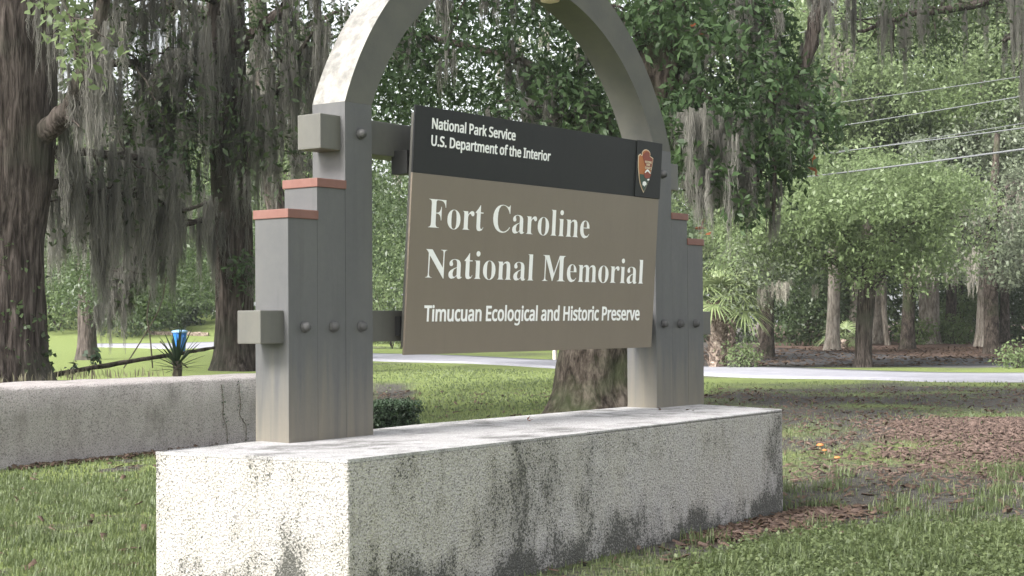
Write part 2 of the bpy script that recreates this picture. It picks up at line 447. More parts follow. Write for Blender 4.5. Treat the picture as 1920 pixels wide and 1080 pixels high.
# glyph outlines (thousandths of an em): advance, contours
SERIF={'C':[468,[[256,-4,195,4,141,26,96,61,62,108,40,164,33,228,41,292,62,347,97,394,142,429,197,451,259,458,308,452,365,433,388,428,413,437,423,458,430,458,430,315,424,315,398,368,361,412,316,441,265,450,208,436,168,393,144,323,137,226,145,136,171,70,216,30,278,16,320,22,361,38,400,65,429,96,437,88,391,39,330,7]]],'F':[404,[[22,7,22,12,47,16,68,29,78,51,82,84,82,375,78,407,67,428,45,440,21,444,21,448,387,448,387,327,383,327,375,359,361,389,341,412,312,427,276,435,230,438,198,436,179,425,175,399,175,240,191,240,231,246,261,265,280,298,290,340,295,340,295,125,290,125,281,171,262,205,231,225,189,231,175,231,175,80,181,40,191,26,207,17,250,11,250,7]]],'M':[634,[[21,7,21,11,45,15,67,26,79,48,82,79,82,383,77,418,69,431,55,439,22,444,22,448,180,448,317,133,454,448,610,448,610,444,587,440,567,428,556,408,553,379,553,85,558,41,566,26,579,17,610,12,610,7,403,7,403,12,435,18,449,27,457,42,462,83,456,403,283,7,275,7,105,393,98,80,102,46,115,24,137,14,162,11,162,7]]],'N':[494,[[406,-4,104,357,100,78,103,47,113,26,134,15,160,11,160,7,25,7,25,11,57,16,70,25,78,39,83,78,83,391,40,439,25,444,25,448,153,448,393,161,398,378,393,416,385,430,371,438,338,444,338,448,473,448,473,445,448,441,428,430,418,408,415,377,415,-4]]],'a':[344,[[255,-3,221,7,203,45,148,9,95,-2,67,3,45,17,32,37,27,63,37,100,68,130,122,157,206,185,206,242,203,268,192,287,173,299,148,303,111,297,96,274,107,254,116,230,113,218,105,207,93,200,77,198,61,200,50,208,43,220,40,236,44,256,55,274,73,289,97,301,127,309,162,311,221,305,258,287,279,256,286,210,286,62,288,35,304,26,318,33,320,29,291,6],[151,26,178,35,206,60,205,180,133,144,111,84,120,41]]],'e':[301,[[153,-3,119,2,89,16,63,40,43,71,31,111,27,157,31,200,44,237,64,268,91,292,122,306,157,311,206,302,243,275,268,232,276,173,276,173,109,173,120,95,150,50,199,35,241,47,270,76,275,72,224,17],[109,185,208,185,208,215,206,253,199,280,185,298,160,304,121,278,109,204]]],'i':[198,[[101,369,84,372,70,381,61,395,57,412,61,430,70,444,84,453,101,456,118,453,132,444,141,430,144,412,141,395,131,382,117,372],[25,7,25,10,38,12,51,21,57,35,59,55,59,252,53,289,40,298,27,299,28,303,141,303,141,55,148,22,161,13,173,10,173,7]]],'l':[199,[[25,7,25,10,38,12,51,21,57,35,59,55,59,398,53,433,40,443,27,445,27,448,141,448,141,55,148,22,161,13,173,10,173,7]]],'m':[554,[[25,7,25,10,37,12,50,21,57,36,59,55,59,254,52,288,38,298,26,300,26,303,139,303,143,256,192,299,237,311,288,298,319,250,368,298,418,311,462,300,488,268,497,211,497,55,504,22,517,12,529,10,529,7,384,7,384,10,396,12,409,22,417,55,417,217,410,261,398,274,377,279,346,269,317,240,317,55,324,22,337,12,349,10,349,7,206,7,206,10,218,12,231,22,239,55,239,217,232,261,220,274,199,279,166,268,139,238,139,55,146,23,159,13,170,10,170,7]]],'n':[381,[[25,7,25,10,37,12,50,21,57,36,59,55,59,254,52,288,38,298,26,300,26,303,141,303,144,259,193,299,243,311,288,300,314,268,323,211,323,55,325,36,331,21,344,12,356,10,356,7,209,7,209,9,208,9,234,21,242,55,242,217,236,261,223,274,202,279,169,268,141,238,141,55,148,22,161,12,173,10,173,7]]],'o':[336,[[169,-3,129,2,94,17,65,42,44,73,30,111,26,154,30,197,44,236,65,267,94,291,129,306,168,311,207,306,241,291,270,268,292,237,305,198,310,154,305,110,292,72,270,40,242,17,208,2],[169,4,197,12,215,36,224,80,227,154,224,228,214,274,196,298,169,306,140,298,122,274,113,228,110,154,113,81,122,36,140,12]]],'r':[287,[[25,7,25,10,38,12,51,21,57,35,59,55,59,252,58,274,52,290,39,298,27,299,28,303,139,303,144,245,170,276,191,295,213,307,233,311,255,308,270,299,279,285,282,266,280,251,273,239,262,232,248,229,235,231,227,236,212,255,202,264,188,267,171,261,156,245,145,222,142,192,142,55,145,34,154,20,172,12,190,10,190,7]]],'t':[228,[[123,-2,91,2,71,15,60,38,55,72,55,286,27,286,27,297,93,364,132,417,137,417,137,303,201,303,201,286,137,286,137,81,143,48,153,37,168,33,194,43,208,65,212,63,178,15]]],' ':[175,[]]}
SANS={'.':[180,[[89,-27,68,-23,48,-11,35,9,31,36,35,64,48,84,68,95,89,98,111,95,131,84,145,64,149,36,145,9,131,-11,111,-23]]],'A':[429,[[-25,-17,176,499,253,499,453,-17,354,-17,297,131,130,131,73,-17],[163,219,266,219,220,341,214,359,209,342]]],'C':[424,[[261,-24,190,-16,130,9,83,49,50,102,30,167,24,241,31,312,52,376,88,429,137,470,199,495,271,503,346,496,427,468,388,386,326,409,271,416,209,404,162,370,132,315,122,240,132,165,159,110,205,75,271,63,327,69,402,87,402,0,332,-19]]],'D':[490,[[48,-17,48,497,214,497,284,490,346,468,397,432,435,382,459,319,466,244,449,132,395,49,310,-1,200,-17],[143,69,190,69,270,80,325,112,357,165,368,242,357,320,326,371,275,400,203,411,143,411]]],'E':[373,[[48,-17,48,497,350,497,350,409,143,409,143,294,338,294,338,207,143,207,143,70,350,70,350,-17]]],'H':[498,[[48,-17,48,497,143,497,143,294,354,294,354,497,449,497,449,-17,354,-17,354,207,143,207,143,-17]]],'I':[228,[[10,-17,10,49,66,61,66,418,10,431,10,497,217,497,217,431,161,418,161,61,217,49,217,-17]]],'K':[416,[[48,-17,48,497,143,497,133,262,154,300,196,346,330,497,429,489,240,269,439,-12,336,-17,172,204,143,178,143,-17]]],'L':[352,[[48,-17,48,497,143,497,143,71,352,71,352,-17]]],'N':[510,[[48,-17,48,497,144,497,374,141,373,161,372,209,372,497,462,497,462,-17,365,-17,136,339,138,268,138,-17]]],'O':[525,[[263,-24,190,-16,130,10,83,50,50,104,30,168,24,241,30,314,50,377,83,430,130,471,190,496,263,504,334,496,393,471,440,431,474,378,494,314,501,240,494,167,474,103,440,50,393,10,334,-16],[263,63,326,75,368,108,394,164,403,240,394,317,368,372,326,405,263,417,200,405,157,372,131,317,122,240,131,164,157,109,199,75]]],'P':[406,[[48,-17,48,497,193,497,278,487,340,456,377,405,389,339,384,296,369,256,342,221,302,193,248,175,181,170,143,170,143,-17],[143,255,173,255,230,261,266,275,285,298,292,336,286,369,269,391,237,405,186,411,143,411]]],'R':[418,[[48,-17,48,497,198,497,280,488,340,459,377,410,389,344,385,304,373,271,355,245,332,225,300,208,432,-14,327,-17,211,181,143,181,143,-17],[143,266,196,266,243,272,271,286,287,308,292,340,287,374,271,393,241,406,193,410,143,410]]],'S':[369,[[166,-24,88,-17,17,3,17,97,98,71,169,63,211,67,239,80,254,99,259,124,258,140,252,153,242,165,224,177,157,206,101,232,59,264,32,308,23,364,29,405,46,439,72,467,107,487,148,499,194,503,269,496,348,470,317,386,249,409,192,416,158,412,135,401,123,385,119,363,121,345,126,332,136,321,153,309,213,282,287,248,315,226,337,199,350,167,354,127,341,64,302,15,241,-14]]],'T':[373,[[139,-17,139,409,-10,409,-10,497,383,497,383,409,234,409,234,-17]]],'U':[491,[[243,-24,158,-11,95,30,56,92,43,169,43,497,138,497,138,170,145,123,165,90,197,70,246,63,296,71,328,92,346,125,353,170,353,497,447,497,447,168,441,118,425,72,397,32,356,1,305,-18]]],'V':[403,[[159,-17,-24,497,75,497,187,177,201,134,216,179,327,497,427,497,244,-17]]],'a':[377,[[144,-24,94,-17,52,6,23,46,14,101,26,156,63,197,123,222,202,232,248,233,248,237,243,271,233,288,216,298,190,301,141,293,79,269,48,345,121,373,157,381,194,383,256,375,303,350,331,306,339,246,339,-17,266,-17,258,18,252,12,224,-8,189,-20],[158,58,194,64,222,79,240,105,247,145,247,158,212,157,158,151,128,138,114,122,109,99,113,80,122,69,137,61]]],'c':[322,[[201,-24,153,-19,108,-2,71,26,43,65,25,116,20,178,26,242,44,294,73,334,111,362,156,379,206,384,262,378,322,358,292,277,241,293,205,298,155,285,126,247,115,178,121,126,138,90,163,69,201,62,249,67,311,89,311,1,258,-18]]],'d':[413,[[184,-24,117,-11,64,29,31,93,20,179,31,266,64,331,118,371,185,384,227,380,262,366,281,353,280,366,280,527,373,527,373,-17,294,-17,288,14,262,-6,227,-19],[195,60,236,66,261,85,275,117,281,169,281,178,275,234,261,272,236,293,194,300,160,293,136,270,121,231,115,178,121,125,136,88,160,67]]],'e':[379,[[210,-24,158,-18,112,-1,73,28,44,68,26,118,20,177,25,236,41,286,68,327,103,358,147,378,196,384,243,378,285,361,318,334,342,297,357,254,362,205,362,152,118,152,123,121,142,88,172,68,213,61,270,67,345,92,345,4,277,-18],[121,233,263,233,261,252,248,279,227,295,195,301,164,295,141,279,125,252]]],'f':[231,[[56,-17,56,297,-7,297,-7,354,56,374,56,384,64,448,91,495,135,522,190,531,232,527,282,513,256,435,216,445,191,448,172,445,161,435,153,416,149,383,149,377,240,377,240,297,149,297,149,-17]]],'g':[413,[[195,-170,121,-164,56,-145,56,-71,127,-96,198,-103,236,-97,264,-79,282,-50,289,-10,289,3,289,27,289,29,255,-1,185,-16,119,-3,69,36,38,98,28,179,38,259,69,322,119,362,184,376,220,372,253,361,281,343,294,328,301,369,365,369,365,-7,355,-77,323,-129,270,-160],[194,51,238,58,266,77,283,112,289,166,289,179,283,240,265,279,236,300,193,308,157,300,130,276,113,235,107,179,113,122,130,82,157,59]]],'h':[415,[[40,-17,40,527,133,527,133,360,132,351,157,367,192,379,229,383,292,375,340,347,369,300,378,236,378,-17,285,-17,285,229,277,271,258,292,221,300,178,292,153,273,138,238,133,185,133,-17]]],'i':[173,[[87,402,68,406,50,417,39,435,35,457,39,480,50,498,68,509,87,512,106,509,123,498,135,481,139,457,135,435,123,417,106,406],[40,-17,40,377,133,377,133,-17]]],'k':[359,[[40,-17,40,527,133,527,133,244,133,234,146,250,266,377,363,369,219,205,375,-11,273,-17,154,143,133,125,133,-17]]],'l':[173,[[40,-17,40,527,133,527,133,-17]]],'m':[628,[[40,-17,40,377,119,377,124,347,125,348,154,368,188,380,224,384,302,367,334,331,346,346,378,367,414,380,452,384,511,375,556,348,582,300,591,235,591,-17,498,-17,498,230,491,272,473,292,441,300,404,293,381,276,367,245,362,198,362,-17,269,-17,269,230,262,272,244,292,212,300,174,293,151,273,138,239,133,186,133,-17]]],'n':[415,[[40,-17,40,377,119,377,124,347,126,349,158,368,193,380,231,384,293,375,340,348,369,300,378,236,378,-17,285,-17,285,229,277,271,258,292,221,300,178,293,153,273,139,238,133,186,133,-17]]],'o':[406,[[203,-24,153,-18,108,0,71,30,43,71,26,122,20,181,32,265,69,330,128,371,204,384,255,378,299,360,336,330,364,289,381,239,387,180,375,96,338,30,278,-11],[203,60,243,67,269,90,286,128,292,181,286,233,269,270,243,292,203,300,163,292,137,270,121,233,115,181,121,128,137,90,164,67]]],'p':[413,[[40,-178,40,377,120,377,125,347,150,366,185,379,229,384,295,371,349,332,382,267,393,181,382,95,349,30,295,-11,228,-24,186,-19,151,-6,132,7,133,-13,133,-178],[219,60,243,63,262,74,277,91,288,115,296,146,298,181,292,233,277,270,253,292,217,300,178,293,154,275,139,243,133,191,133,181,138,126,152,88,177,67]]],'r':[277,[[40,-17,40,377,121,377,125,336,150,359,184,378,224,384,248,383,286,377,274,288,239,295,222,296,199,293,178,283,160,268,146,248,136,222,133,191,133,-17]]],'s':[322,[[148,-24,79,-17,18,4,18,95,92,66,120,60,149,58,184,61,204,70,214,80,217,93,212,108,192,125,139,148,78,176,53,192,33,213,21,240,17,272,28,320,62,356,110,377,169,384,234,377,307,353,273,274,212,295,165,301,137,299,119,292,111,284,108,274,109,267,112,261,137,244,190,222,250,194,274,177,293,156,305,130,309,99,297,46,263,6,211,-17]]],'t':[242,[[167,-24,137,-21,108,-13,82,3,62,28,49,62,45,104,45,297,-6,297,-6,353,48,378,73,460,138,460,138,377,242,377,242,297,138,297,138,107,141,83,149,69,161,62,178,59,202,61,245,70,245,-9,204,-20]]],'u':[415,[[184,-24,121,-15,74,12,45,59,36,123,36,377,130,377,130,130,138,88,157,67,193,60,236,67,262,87,276,121,282,173,282,377,375,377,375,-17,295,-17,290,12,289,10,257,-9,221,-20]]],'v':[341,[[125,-17,-25,377,75,377,156,153,167,120,170,109,174,121,185,153,266,377,366,377,216,-17]]],' ':[175,[]]}
# ------------------------------------------------------------------ ground
def vnoise(x, y, sc, seed=0.0):
    """Smooth value noise for arrays (fBm, 3 octaves), 0..1."""
    x = np.asarray(x, float) * sc + seed * 17.3; y = np.asarray(y, float) * sc - seed * 9.1
    tot = 0; amp = 1.0; s = 0
    for o in range(3):
        xi = np.floor(x).astype(np.int64); yi = np.floor(y).astype(np.int64); fx = x - xi; fy = y - yi
        fx = fx * fx * (3 - 2 * fx); fy = fy * fy * (3 - 2 * fy)
        def h(a, b):
            n = (a * 374761393 + b * 668265263 + o * 974711) & 0x7fffffff
            n = ((n ^ (n >> 13)) * 1274126177) & 0x7fffffff
            return ((n ^ (n >> 16)) & 0xffff) / 65535.0
        v = h(xi, yi) * (1 - fx) * (1 - fy) + h(xi + 1, yi) * fx * (1 - fy) + h(xi, yi + 1) * (1 - fx) * fy + h(xi + 1, yi + 1) * fx * fy
        tot = tot + v * amp; s += amp; amp *= 0.5; x = x * 2.03 + 5.2; y = y * 2.03 + 1.3
    return tot / s

def turf_density(x, y):
    """0 bare .. 1 full turf, where the photograph shows turf and bare soil."""
    l, d = cam_ld(x, y)
    q = l / d                                          # lateral tangent: -0.32 left edge .. +0.32 right edge
    g = 0.62 + 0.75 * (vnoise(x, y, 0.42, 1) - 0.5)
    left = sstep(0.02, -0.06, q) * sstep(22, 17, d)
    g = g + left * 0.30 - left * 0.45 * (vnoise(x, y, 1.9, 8) > 0.62)
    right = sstep(0.10, 0.15, q)
    bare = right * sstep(10.6, 12.2, d) * sstep(40, 33, d)
    g = g - bare * (0.02 + 0.46 * vnoise(x, y, 0.8, 4))
    g = g + 0.40 * right * sstep(11.8, 10.2, d)
    mid = sstep(-0.10, -0.05, q) * sstep(0.12, 0.06, q) * sstep(24, 27, d) * sstep(60, 40, d)
    g = g + mid * 0.28
    bareL = np.exp(-((q + 0.075) / 0.02) ** 2 - ((d - 33) / 5) ** 2)
    g = g - bareL * 0.7
    lawn = sstep(-0.06, -0.12, q) * sstep(22, 28, d)
    g = np.maximum(g, lawn * 0.95)
    wood = sstep(0.06, 0.10, q) * sstep(46, 52, d)
    g = g - wood * 0.65
    px, py = np.asarray(x) / S, np.asarray(y) / S
    g = g - 0.75 * sstep(1.2, 2.2, px) * sstep(4.6, 3.6, px) * np.exp(-((py + 0.10) / 0.28) ** 2)
    return np.clip(g, 0, 1)

def mulch_density(x, y):
    l, d = cam_ld(x, y)
    m = np.exp(-((l - 6.6) / 2.3) ** 2 - ((d - 18.3) / 2.6) ** 2) * 1.1
    m = m + 0.42 * np.exp(-((l - 3.9) / 1.6) ** 2 - ((d - 15.6) / 2.0) ** 2)
    px, py = np.asarray(x) / S, np.asarray(y) / S
    along = sstep(1.3, 2.2, px) * sstep(3.9, 3.3, px)
    m = m + along * np.exp(-((py - (-0.08)) / 0.16) ** 2) * 0.85
    q = l / d
    m = m + 0.75 * sstep(0.12, 0.17, q) * sstep(56, 62, d)
    return np.clip(m + 0.5 * (vnoise(x, y, 1.3, 7) - 0.5) * (m > 0.05), 0, 1)

def ground_grid():
    # camera-independent polar fan of rows round the place, fine near, coarse far
    ds = np.concatenate([np.linspace(-14, 5, 12), np.linspace(6, 32, 150), np.linspace(32.5, 90, 110), np.array([96, 105, 120, 150, 200, 300, 500, 900])])
    us = np.concatenate([np.linspace(-1.6, -0.42, 14), np.linspace(-0.40, 0.40, 170), np.linspace(0.42, 1.6, 14)])
    Dm, Um = np.meshgrid(ds, us, indexing='ij')
    wl = Um * (np.maximum(Dm, 0) + 14.0)
    X = CAM[0] + Dm * FH[0] + wl * RH[0]; Y = CAM[1] + Dm * FH[1] + wl * RH[1]
    Z = ground_z(X, Y)
    n, k = Dm.shape
    V = np.stack([X, Y, Z], -1).reshape(-1, 3)
    i, j = np.meshgrid(np.arange(n - 1), np.arange(k - 1), indexing='ij')
    F = np.stack([i * k + j, i * k + j + 1, (i + 1) * k + j + 1, (i + 1) * k + j], -1).reshape(-1, 4)
    me = mesh_np('ground', V, F, 4, {'g': turf_density(V[:, 0], V[:, 1]), 'm': mulch_density(V[:, 0], V[:, 1])}, True)
    return tag(link('ground', me, M['ground_soil']), kind='structure')
ground_grid()

def strip(name, near, far, mat, lift=0.012, thick=0.05, n=40):
    """A paved strip between two ground polylines, with real thickness."""
    a = smooth_path(near, n); b = smooth_path(far, n); rows = 6
    V = []
    for i in range(n):
        for j in range(rows):
            p = a[i] + (b[i] - a[i]) * j / (rows - 1)
            V.append((p[0], p[1], gz(p[0], p[1]) + lift))
    for i in range(n):
        for j, e in ((0, a[i]), (1, b[i])):
            V.append((e[0], e[1], gz(e[0], e[1]) - thick))
    V = np.array(V); F = []
    for i in range(n - 1):
        for j in range(rows - 1):
            F.append((i * rows + j, (i + 1) * rows + j, (i + 1) * rows + j + 1, i * rows + j + 1))
        o = n * rows
        F.append((o + 2 * i, o + 2 * i + 2, (i + 1) * rows, i * rows))
        F.append((i * rows + rows - 1, (i + 1) * rows + rows - 1, o + 2 * i + 3, o + 2 * i + 1))
    return tag(link(name, mesh_np(name, V, np.array(F), 4), M[mat]), kind='structure')

def gl(l, d):
    return np.array([CAM[0] + l * RH[0] + d * FH[0], CAM[1] + l * RH[1] + d * FH[1], 0.0])
strip('path', [gpx(420, 668), gpx(720, 678), gpx(1040, 691), gpx(1320, 705), gpx(1620, 712), gpx(1920, 717), gl(24, 37), gl(60, 32)],
      [gpx(420, 657), gpx(720, 665), gpx(1040, 677), gpx(1320, 689), gpx(1620, 697), gpx(1920, 702), gl(24, 43), gl(60, 37)], 'path_concrete', 0.05, 0.1, 60)
strip('driveway', [gpx(1330, 682), gpx(1480, 683), gpx(1650, 684), gpx(1920, 688), gl(34, 50), gl(60, 49)],
      [gpx(1330, 652), gpx(1480, 653), gpx(1650, 664), gpx(1920, 670), gl(36, 62), gl(60, 60)], 'asphalt', 0.008, 0.05)
strip('far_path', [gpx(150, 650), gpx(240, 652), gpx(330, 654), gpx(480, 650)],
      [gpx(150, 644), gpx(240, 644), gpx(330, 643), gpx(480, 640)], 'path_concrete', 0.012, 0.05)

# ------------------------------------------------------------------ plinth of the sign
def plinth():
    e = empty('sign_plinth', (1.4 * S, 0.5 * S, 0))
    tag(e, 'white stained stucco plinth carrying the park sign', 'plinth')
    c = np.array([1.4, 0.5])
    ring = [(-0.495, 0.0035), (3.23, 0.128), (3.555, 1.0235), (1.17, 1.042), (-0.05, 1.012), (-0.624, 0.926)]
    def slab(z0, z1, grow, cuts, amp, zl=0.0):
        import bmesh
        bm = bmesh.new()
        cen = np.mean(ring, axis=0)
        pts = [(p[0] + np.sign(p[0] - cen[0]) * grow, p[1] + np.sign(p[1] - cen[1]) * grow) for p in ring]
        lo = [bm.verts.new(((p[0] - c[0]) * S, (p[1] - c[1]) * S, z0 * S)) for p in pts]
        hi = [bm.verts.new(((p[0] - c[0]) * S, (p[1] - c[1]) * S, (z1 + zl * (1 if p[0] < 0 else 0)) * S)) for p in pts]
        bm.faces.new(hi); bm.faces.new(lo[::-1])
        k = len(pts)
        for i in range(k): bm.faces.new((lo[i], lo[(i + 1) % k], hi[(i + 1) % k], hi[i]))
        bmesh.ops.bevel(bm, geom=list(bm.edges), offset=0.012, segments=2, profile=0.5, affect='EDGES')
        me = bpy.data.meshes.new('slab'); bm.to_mesh(me); bm.free()
        return me
    o = link('body', slab(-0.12, HB - 0.016, 0, 0, 0), M['plinth_stucco'], e)
    o2 = link('top_screed', slab(HB - 0.0162, HB, 0.0015, 0, 0, -0.012), M['plinth_cap'], e)
plinth()

# ------------------------------------------------------------------ the park sign
SIGN = empty('park_sign', (0, 0, HB * S))
tag(SIGN, 'arched grey timber park sign with brown lettered panel standing on the white plinth', 'park sign')
CX = 1.76
def mir(x): return 2 * CX - x
Y0, Y1 = 0.80, 1.0
def sb(name, mat, x0, x1, y0, y1, z0, z1, parent=SIGN, bevel=0.006, label=None):
    m = MB(); m.box(x0 * S, x1 * S, y0 * S, y1 * S, z0 * S, z1 * S)
    o = m.build(name, M[mat], parent, bevel=bevel)
    if label: o['label'] = label
    return o
TW = 0.18
for side in (0, 1):
    f = (lambda a, b_: (a, b_)) if side == 0 else (lambda a, b_: (mir(b_), mir(a)))
    for i, (zt, yo) in enumerate(((0.953, 0.0), (1.097, 0.0015), (1.49, 0.0))):
        x0, x1 = f(i * TW + 0.0006, (i + 1) * TW - 0.0006)
        sb('post_timber', 'post_paint', x0, x1, Y0 + yo * 0.6, Y1 - yo * 0.6, -0.03, zt, bevel=0.0022)
    for i, zt in ((0, 0.953), (1, 1.097)):
        x0, x1 = f(i * TW - (0.006 if i == 0 else 0.006), (i + 1) * TW + 0.002)
        sb('post_cap', 'cap_paint', x0, x1, Y0 - 0.007, Y1 + 0.007, zt, zt + 0.039, bevel=0.004)
    # arch half
    def circ(p, q, r):
        ax, ay = p; bx, by = q; cx, cy = r
        d = 2 * (ax * (by - cy) + bx * (cy - ay) + cx * (ay - by))
        ux = ((ax * ax + ay * ay) * (by - cy) + (bx * bx + by * by) * (cy - ay) + (cx * cx + cy * cy) * (ay - by)) / d
        uy = ((ax * ax + ay * ay) * (cx - bx) + (bx * bx + by * by) * (ax - cx) + (cx * cx + cy * cy) * (bx - ax)) / d
        return ux, uy, math.hypot(ax - ux, ay - uy)
    def arc(p, q, r, z0):
        ux, uy, R = circ(p, q, r); pts = []
        a0 = math.atan2(p[1] - uy, p[0] - ux); a1 = math.acos(max(-1, min(1, (CX - 0.001 - ux) / R)))
        for k in range(33):
            a = a0 + (a1 - a0) * k / 32
            pts.append((ux + R * math.cos(a), uy + R * math.sin(a)))
        return pts
    po = arc((0.361, 1.4905), (0.565, 1.87), (1.0, 2.27), 1.49)
    pi = arc((0.539, 1.4905), (0.745, 1.82), (1.28, 2.19), 1.49)
    m = MB(); ny = 1
    a = [(x if side == 0 else mir(x), z) for x, z in po]; b_ = [(x if side == 0 else mir(x), z) for x, z in pi]
    for k in range(32):
        for y in (Y0, Y1):
            m.poly([(a[k][0] * S, y * S, a[k][1] * S), (a[k + 1][0] * S, y * S, a[k + 1][1] * S), (b_[k + 1][0] * S, y * S, b_[k + 1][1] * S), (b_[k][0] * S, y * S, b_[k][1] * S)])
        for c_ in (a, b_):
            m.poly([(c_[k][0] * S, Y0 * S, c_[k][1] * S), (c_[k + 1][0] * S, Y0 * S, c_[k + 1][1] * S), (c_[k + 1][0] * S, Y1 * S, c_[k + 1][1] * S), (c_[k][0] * S, Y1 * S, c_[k][1] * S)])
    for k in (0, 32):
        m.poly([(a[k][0] * S, Y0 * S, a[k][1] * S), (b_[k][0] * S, Y0 * S, b_[k][1] * S), (b_[k][0] * S, Y1 * S, b_[k][1] * S), (a[k][0] * S, Y1 * S, a[k][1] * S)])
    m.build('arch_rib', M['arch_paint'], SIGN)
    # bolt heads
    for x, z in ((0.098, 0.485), (0.278, 0.485), (0.46, 0.485), (0.46, 1.353)):
        m = MB(); r = 0.021 * S
        m.lathe([(r * 1.25, 0), (r * 1.25, 0.004 * S), (r, 0.005 * S), (r, 0.016 * S), (r * 0.86, 0.025 * S), (r * 0.5, 0.031 * S), (r * 0.1, 0.033 * S)],
                ((x if side == 0 else mir(x)) * S, (Y0 - 0.0005) * S, z * S), 'y', 14)
        m.build('bolt_head', M['bolt_metal'], SIGN, smooth=True)
sb('upper_beam', 'beam_paint', 0.232, mir(0.232), 0.828, 0.968, 1.272, 1.428, bevel=0.006)
sb('lower_beam', 'beam_paint', -0.137, mir(-0.137), 0.828, 0.968, 0.415, 0.557, bevel=0.006)
m = MB(); m.lathe([(0.012 * S, -0.01 * S), (0.05 * S, 0), (0.056 * S, 0.02 * S), (0.05 * S, 0.045 * S), (0.03 * S, 0.06 * S)], (2.09 * S, 0.9 * S, 2.222 * S), 'z', 18)
m.build('arch_knob', M['knob_pale'], SIGN, smooth=True)

# tilted panel: u to the right, v up the face, w out of the face
PO = np.array([0.69, 0.745, 0.352]); PV_ = np.array([0.0, -0.08, 1.146]); PH = float(np.linalg.norm(PV_)); PV_ = PV_ / PH
PN = np.array([0.0, -PV_[2], PV_[1]])
PW = 2.146
def pp(u, v, w=0.0):
    return tuple((PO + np.array([u, 0, 0]) + PV_ * v + PN * w) * S)
def pbox(name, mat, u0, u1, v0, v1, w0, w1, parent=SIGN, bevel=0.002):
    m = MB(); n = 0
    m.v = [pp(u, v, w) for w in (w0, w1) for u, v in ((u0, v0), (u1, v0), (u1, v1), (u0, v1))]
    m.f = [(0, 3, 2, 1), (4, 5, 6, 7), (0, 1, 5, 4), (1, 2, 6, 5), (2, 3, 7, 6), (3, 0, 4, 7)]
    return m.build(name, M[mat], parent, bevel=bevel)
main_p = pbox('main_panel', 'panel_paint', 0, PW, 0, 0.839, -0.010, 0)
head_p = pbox('header_panel', 'header_paint', 0, PW, 0.8395, PH, -0.010, -0.001)
plate = pbox('emblem_plate', 'header_paint', 1.888, PW + 0.003, 0.841, PH + 0.004, -0.0008, 0.005)
for u in (0.045, 1.07, 2.06):
    pbox('batten', 'beam_paint', u, u + 0.07, 0.03, PH - 0.03, -0.062, -0.0105)
for u in (0.05, 2.03):
    for z0, z1, w in ((1.19, 1.30, 'up'), (0.44, 0.53, 'low')):
        ybk = 0.745 - 0.08 * (z0 - 0.352) / 1.146
        sb('bracket', 'bracket_black', 0.69 + u - 0.015, 0.69 + u + 0.06, ybk + 0.063, 0.845, z0, z1, bevel=0.002)

def flat_shape(name, contours, mat, parent, w, fn, thick=0.0015):
    """Filled 2D contours (list of [(x,y),...]) mapped by fn(x,y,w) into the panel."""
    cu = bpy.data.curves.new(name, 'CURVE'); cu.dimensions = '2D'; cu.fill_mode = 'BOTH'; cu.extrude = thick / 2
    for c in contours:
        sp = cu.splines.new('POLY'); sp.points.add(len(c) - 1)
        for q, p in zip(sp.points, c): q.co = (p[0], p[1], 0, 1)
        sp.use_cyclic_u = True
    tmp = bpy.data.objects.new(name, cu); COL.objects.link(tmp)
    dg = bpy.context.evaluated_depsgraph_get(); dg.update()
    me = bpy.data.meshes.new_from_object(tmp.evaluated_get(dg))
    bpy.data.objects.remove(tmp); bpy.data.curves.remove(cu)
    for v in me.vertices:
        v.co = fn(v.co.x, v.co.y, w + v.co.z + thick / 2)
    me.materials.clear(); me.update()
    return link(name, me, M[mat], parent)

def lettering(text, font, u0, u1, v, cap, parent, mat='letter_white', w=0.0, label=None, space=1.0, fn=pp):
    cs = []; x = 0.0
    for ch in text:
        adv, con = font[ch]
        for c in con: cs.append([(x + c[i], c[i + 1]) for i in range(0, len(c), 2)])
        x += adv * space
    a = min(p[0] for c in cs for p in c); b_ = max(p[0] for c in cs for p in c)
    kx = (u1 - u0) / (b_ - a); ky = cap / (490.0 if font is SANS else 474.0)
    cs = [[(u0 + (p[0] - a) * kx, v + p[1] * ky) for p in c] for c in cs]
    o = flat_shape('lettering', cs, mat, parent, w, fn)
    o['label'] = label or 'white lettering reading ' + text
    return o
lettering('National Park Service', SANS, 0.124, 0.772, 1.052, 0.048, head_p, w=-0.001)
lettering('U.S. Department of the Interior', SANS, 0.124, 1.078, 0.973, 0.048, head_p, w=-0.001)
lettering('Fort Caroline', SERIF, 0.128, 1.462, 0.591, 0.142, main_p)
lettering('National Memorial', SERIF, 0.124, 2.022, 0.357, 0.142, main_p)
lettering('Timucuan Ecological and Historic Preserve', SANS, 0.130, 2.003, 0.156, 0.072, main_p)

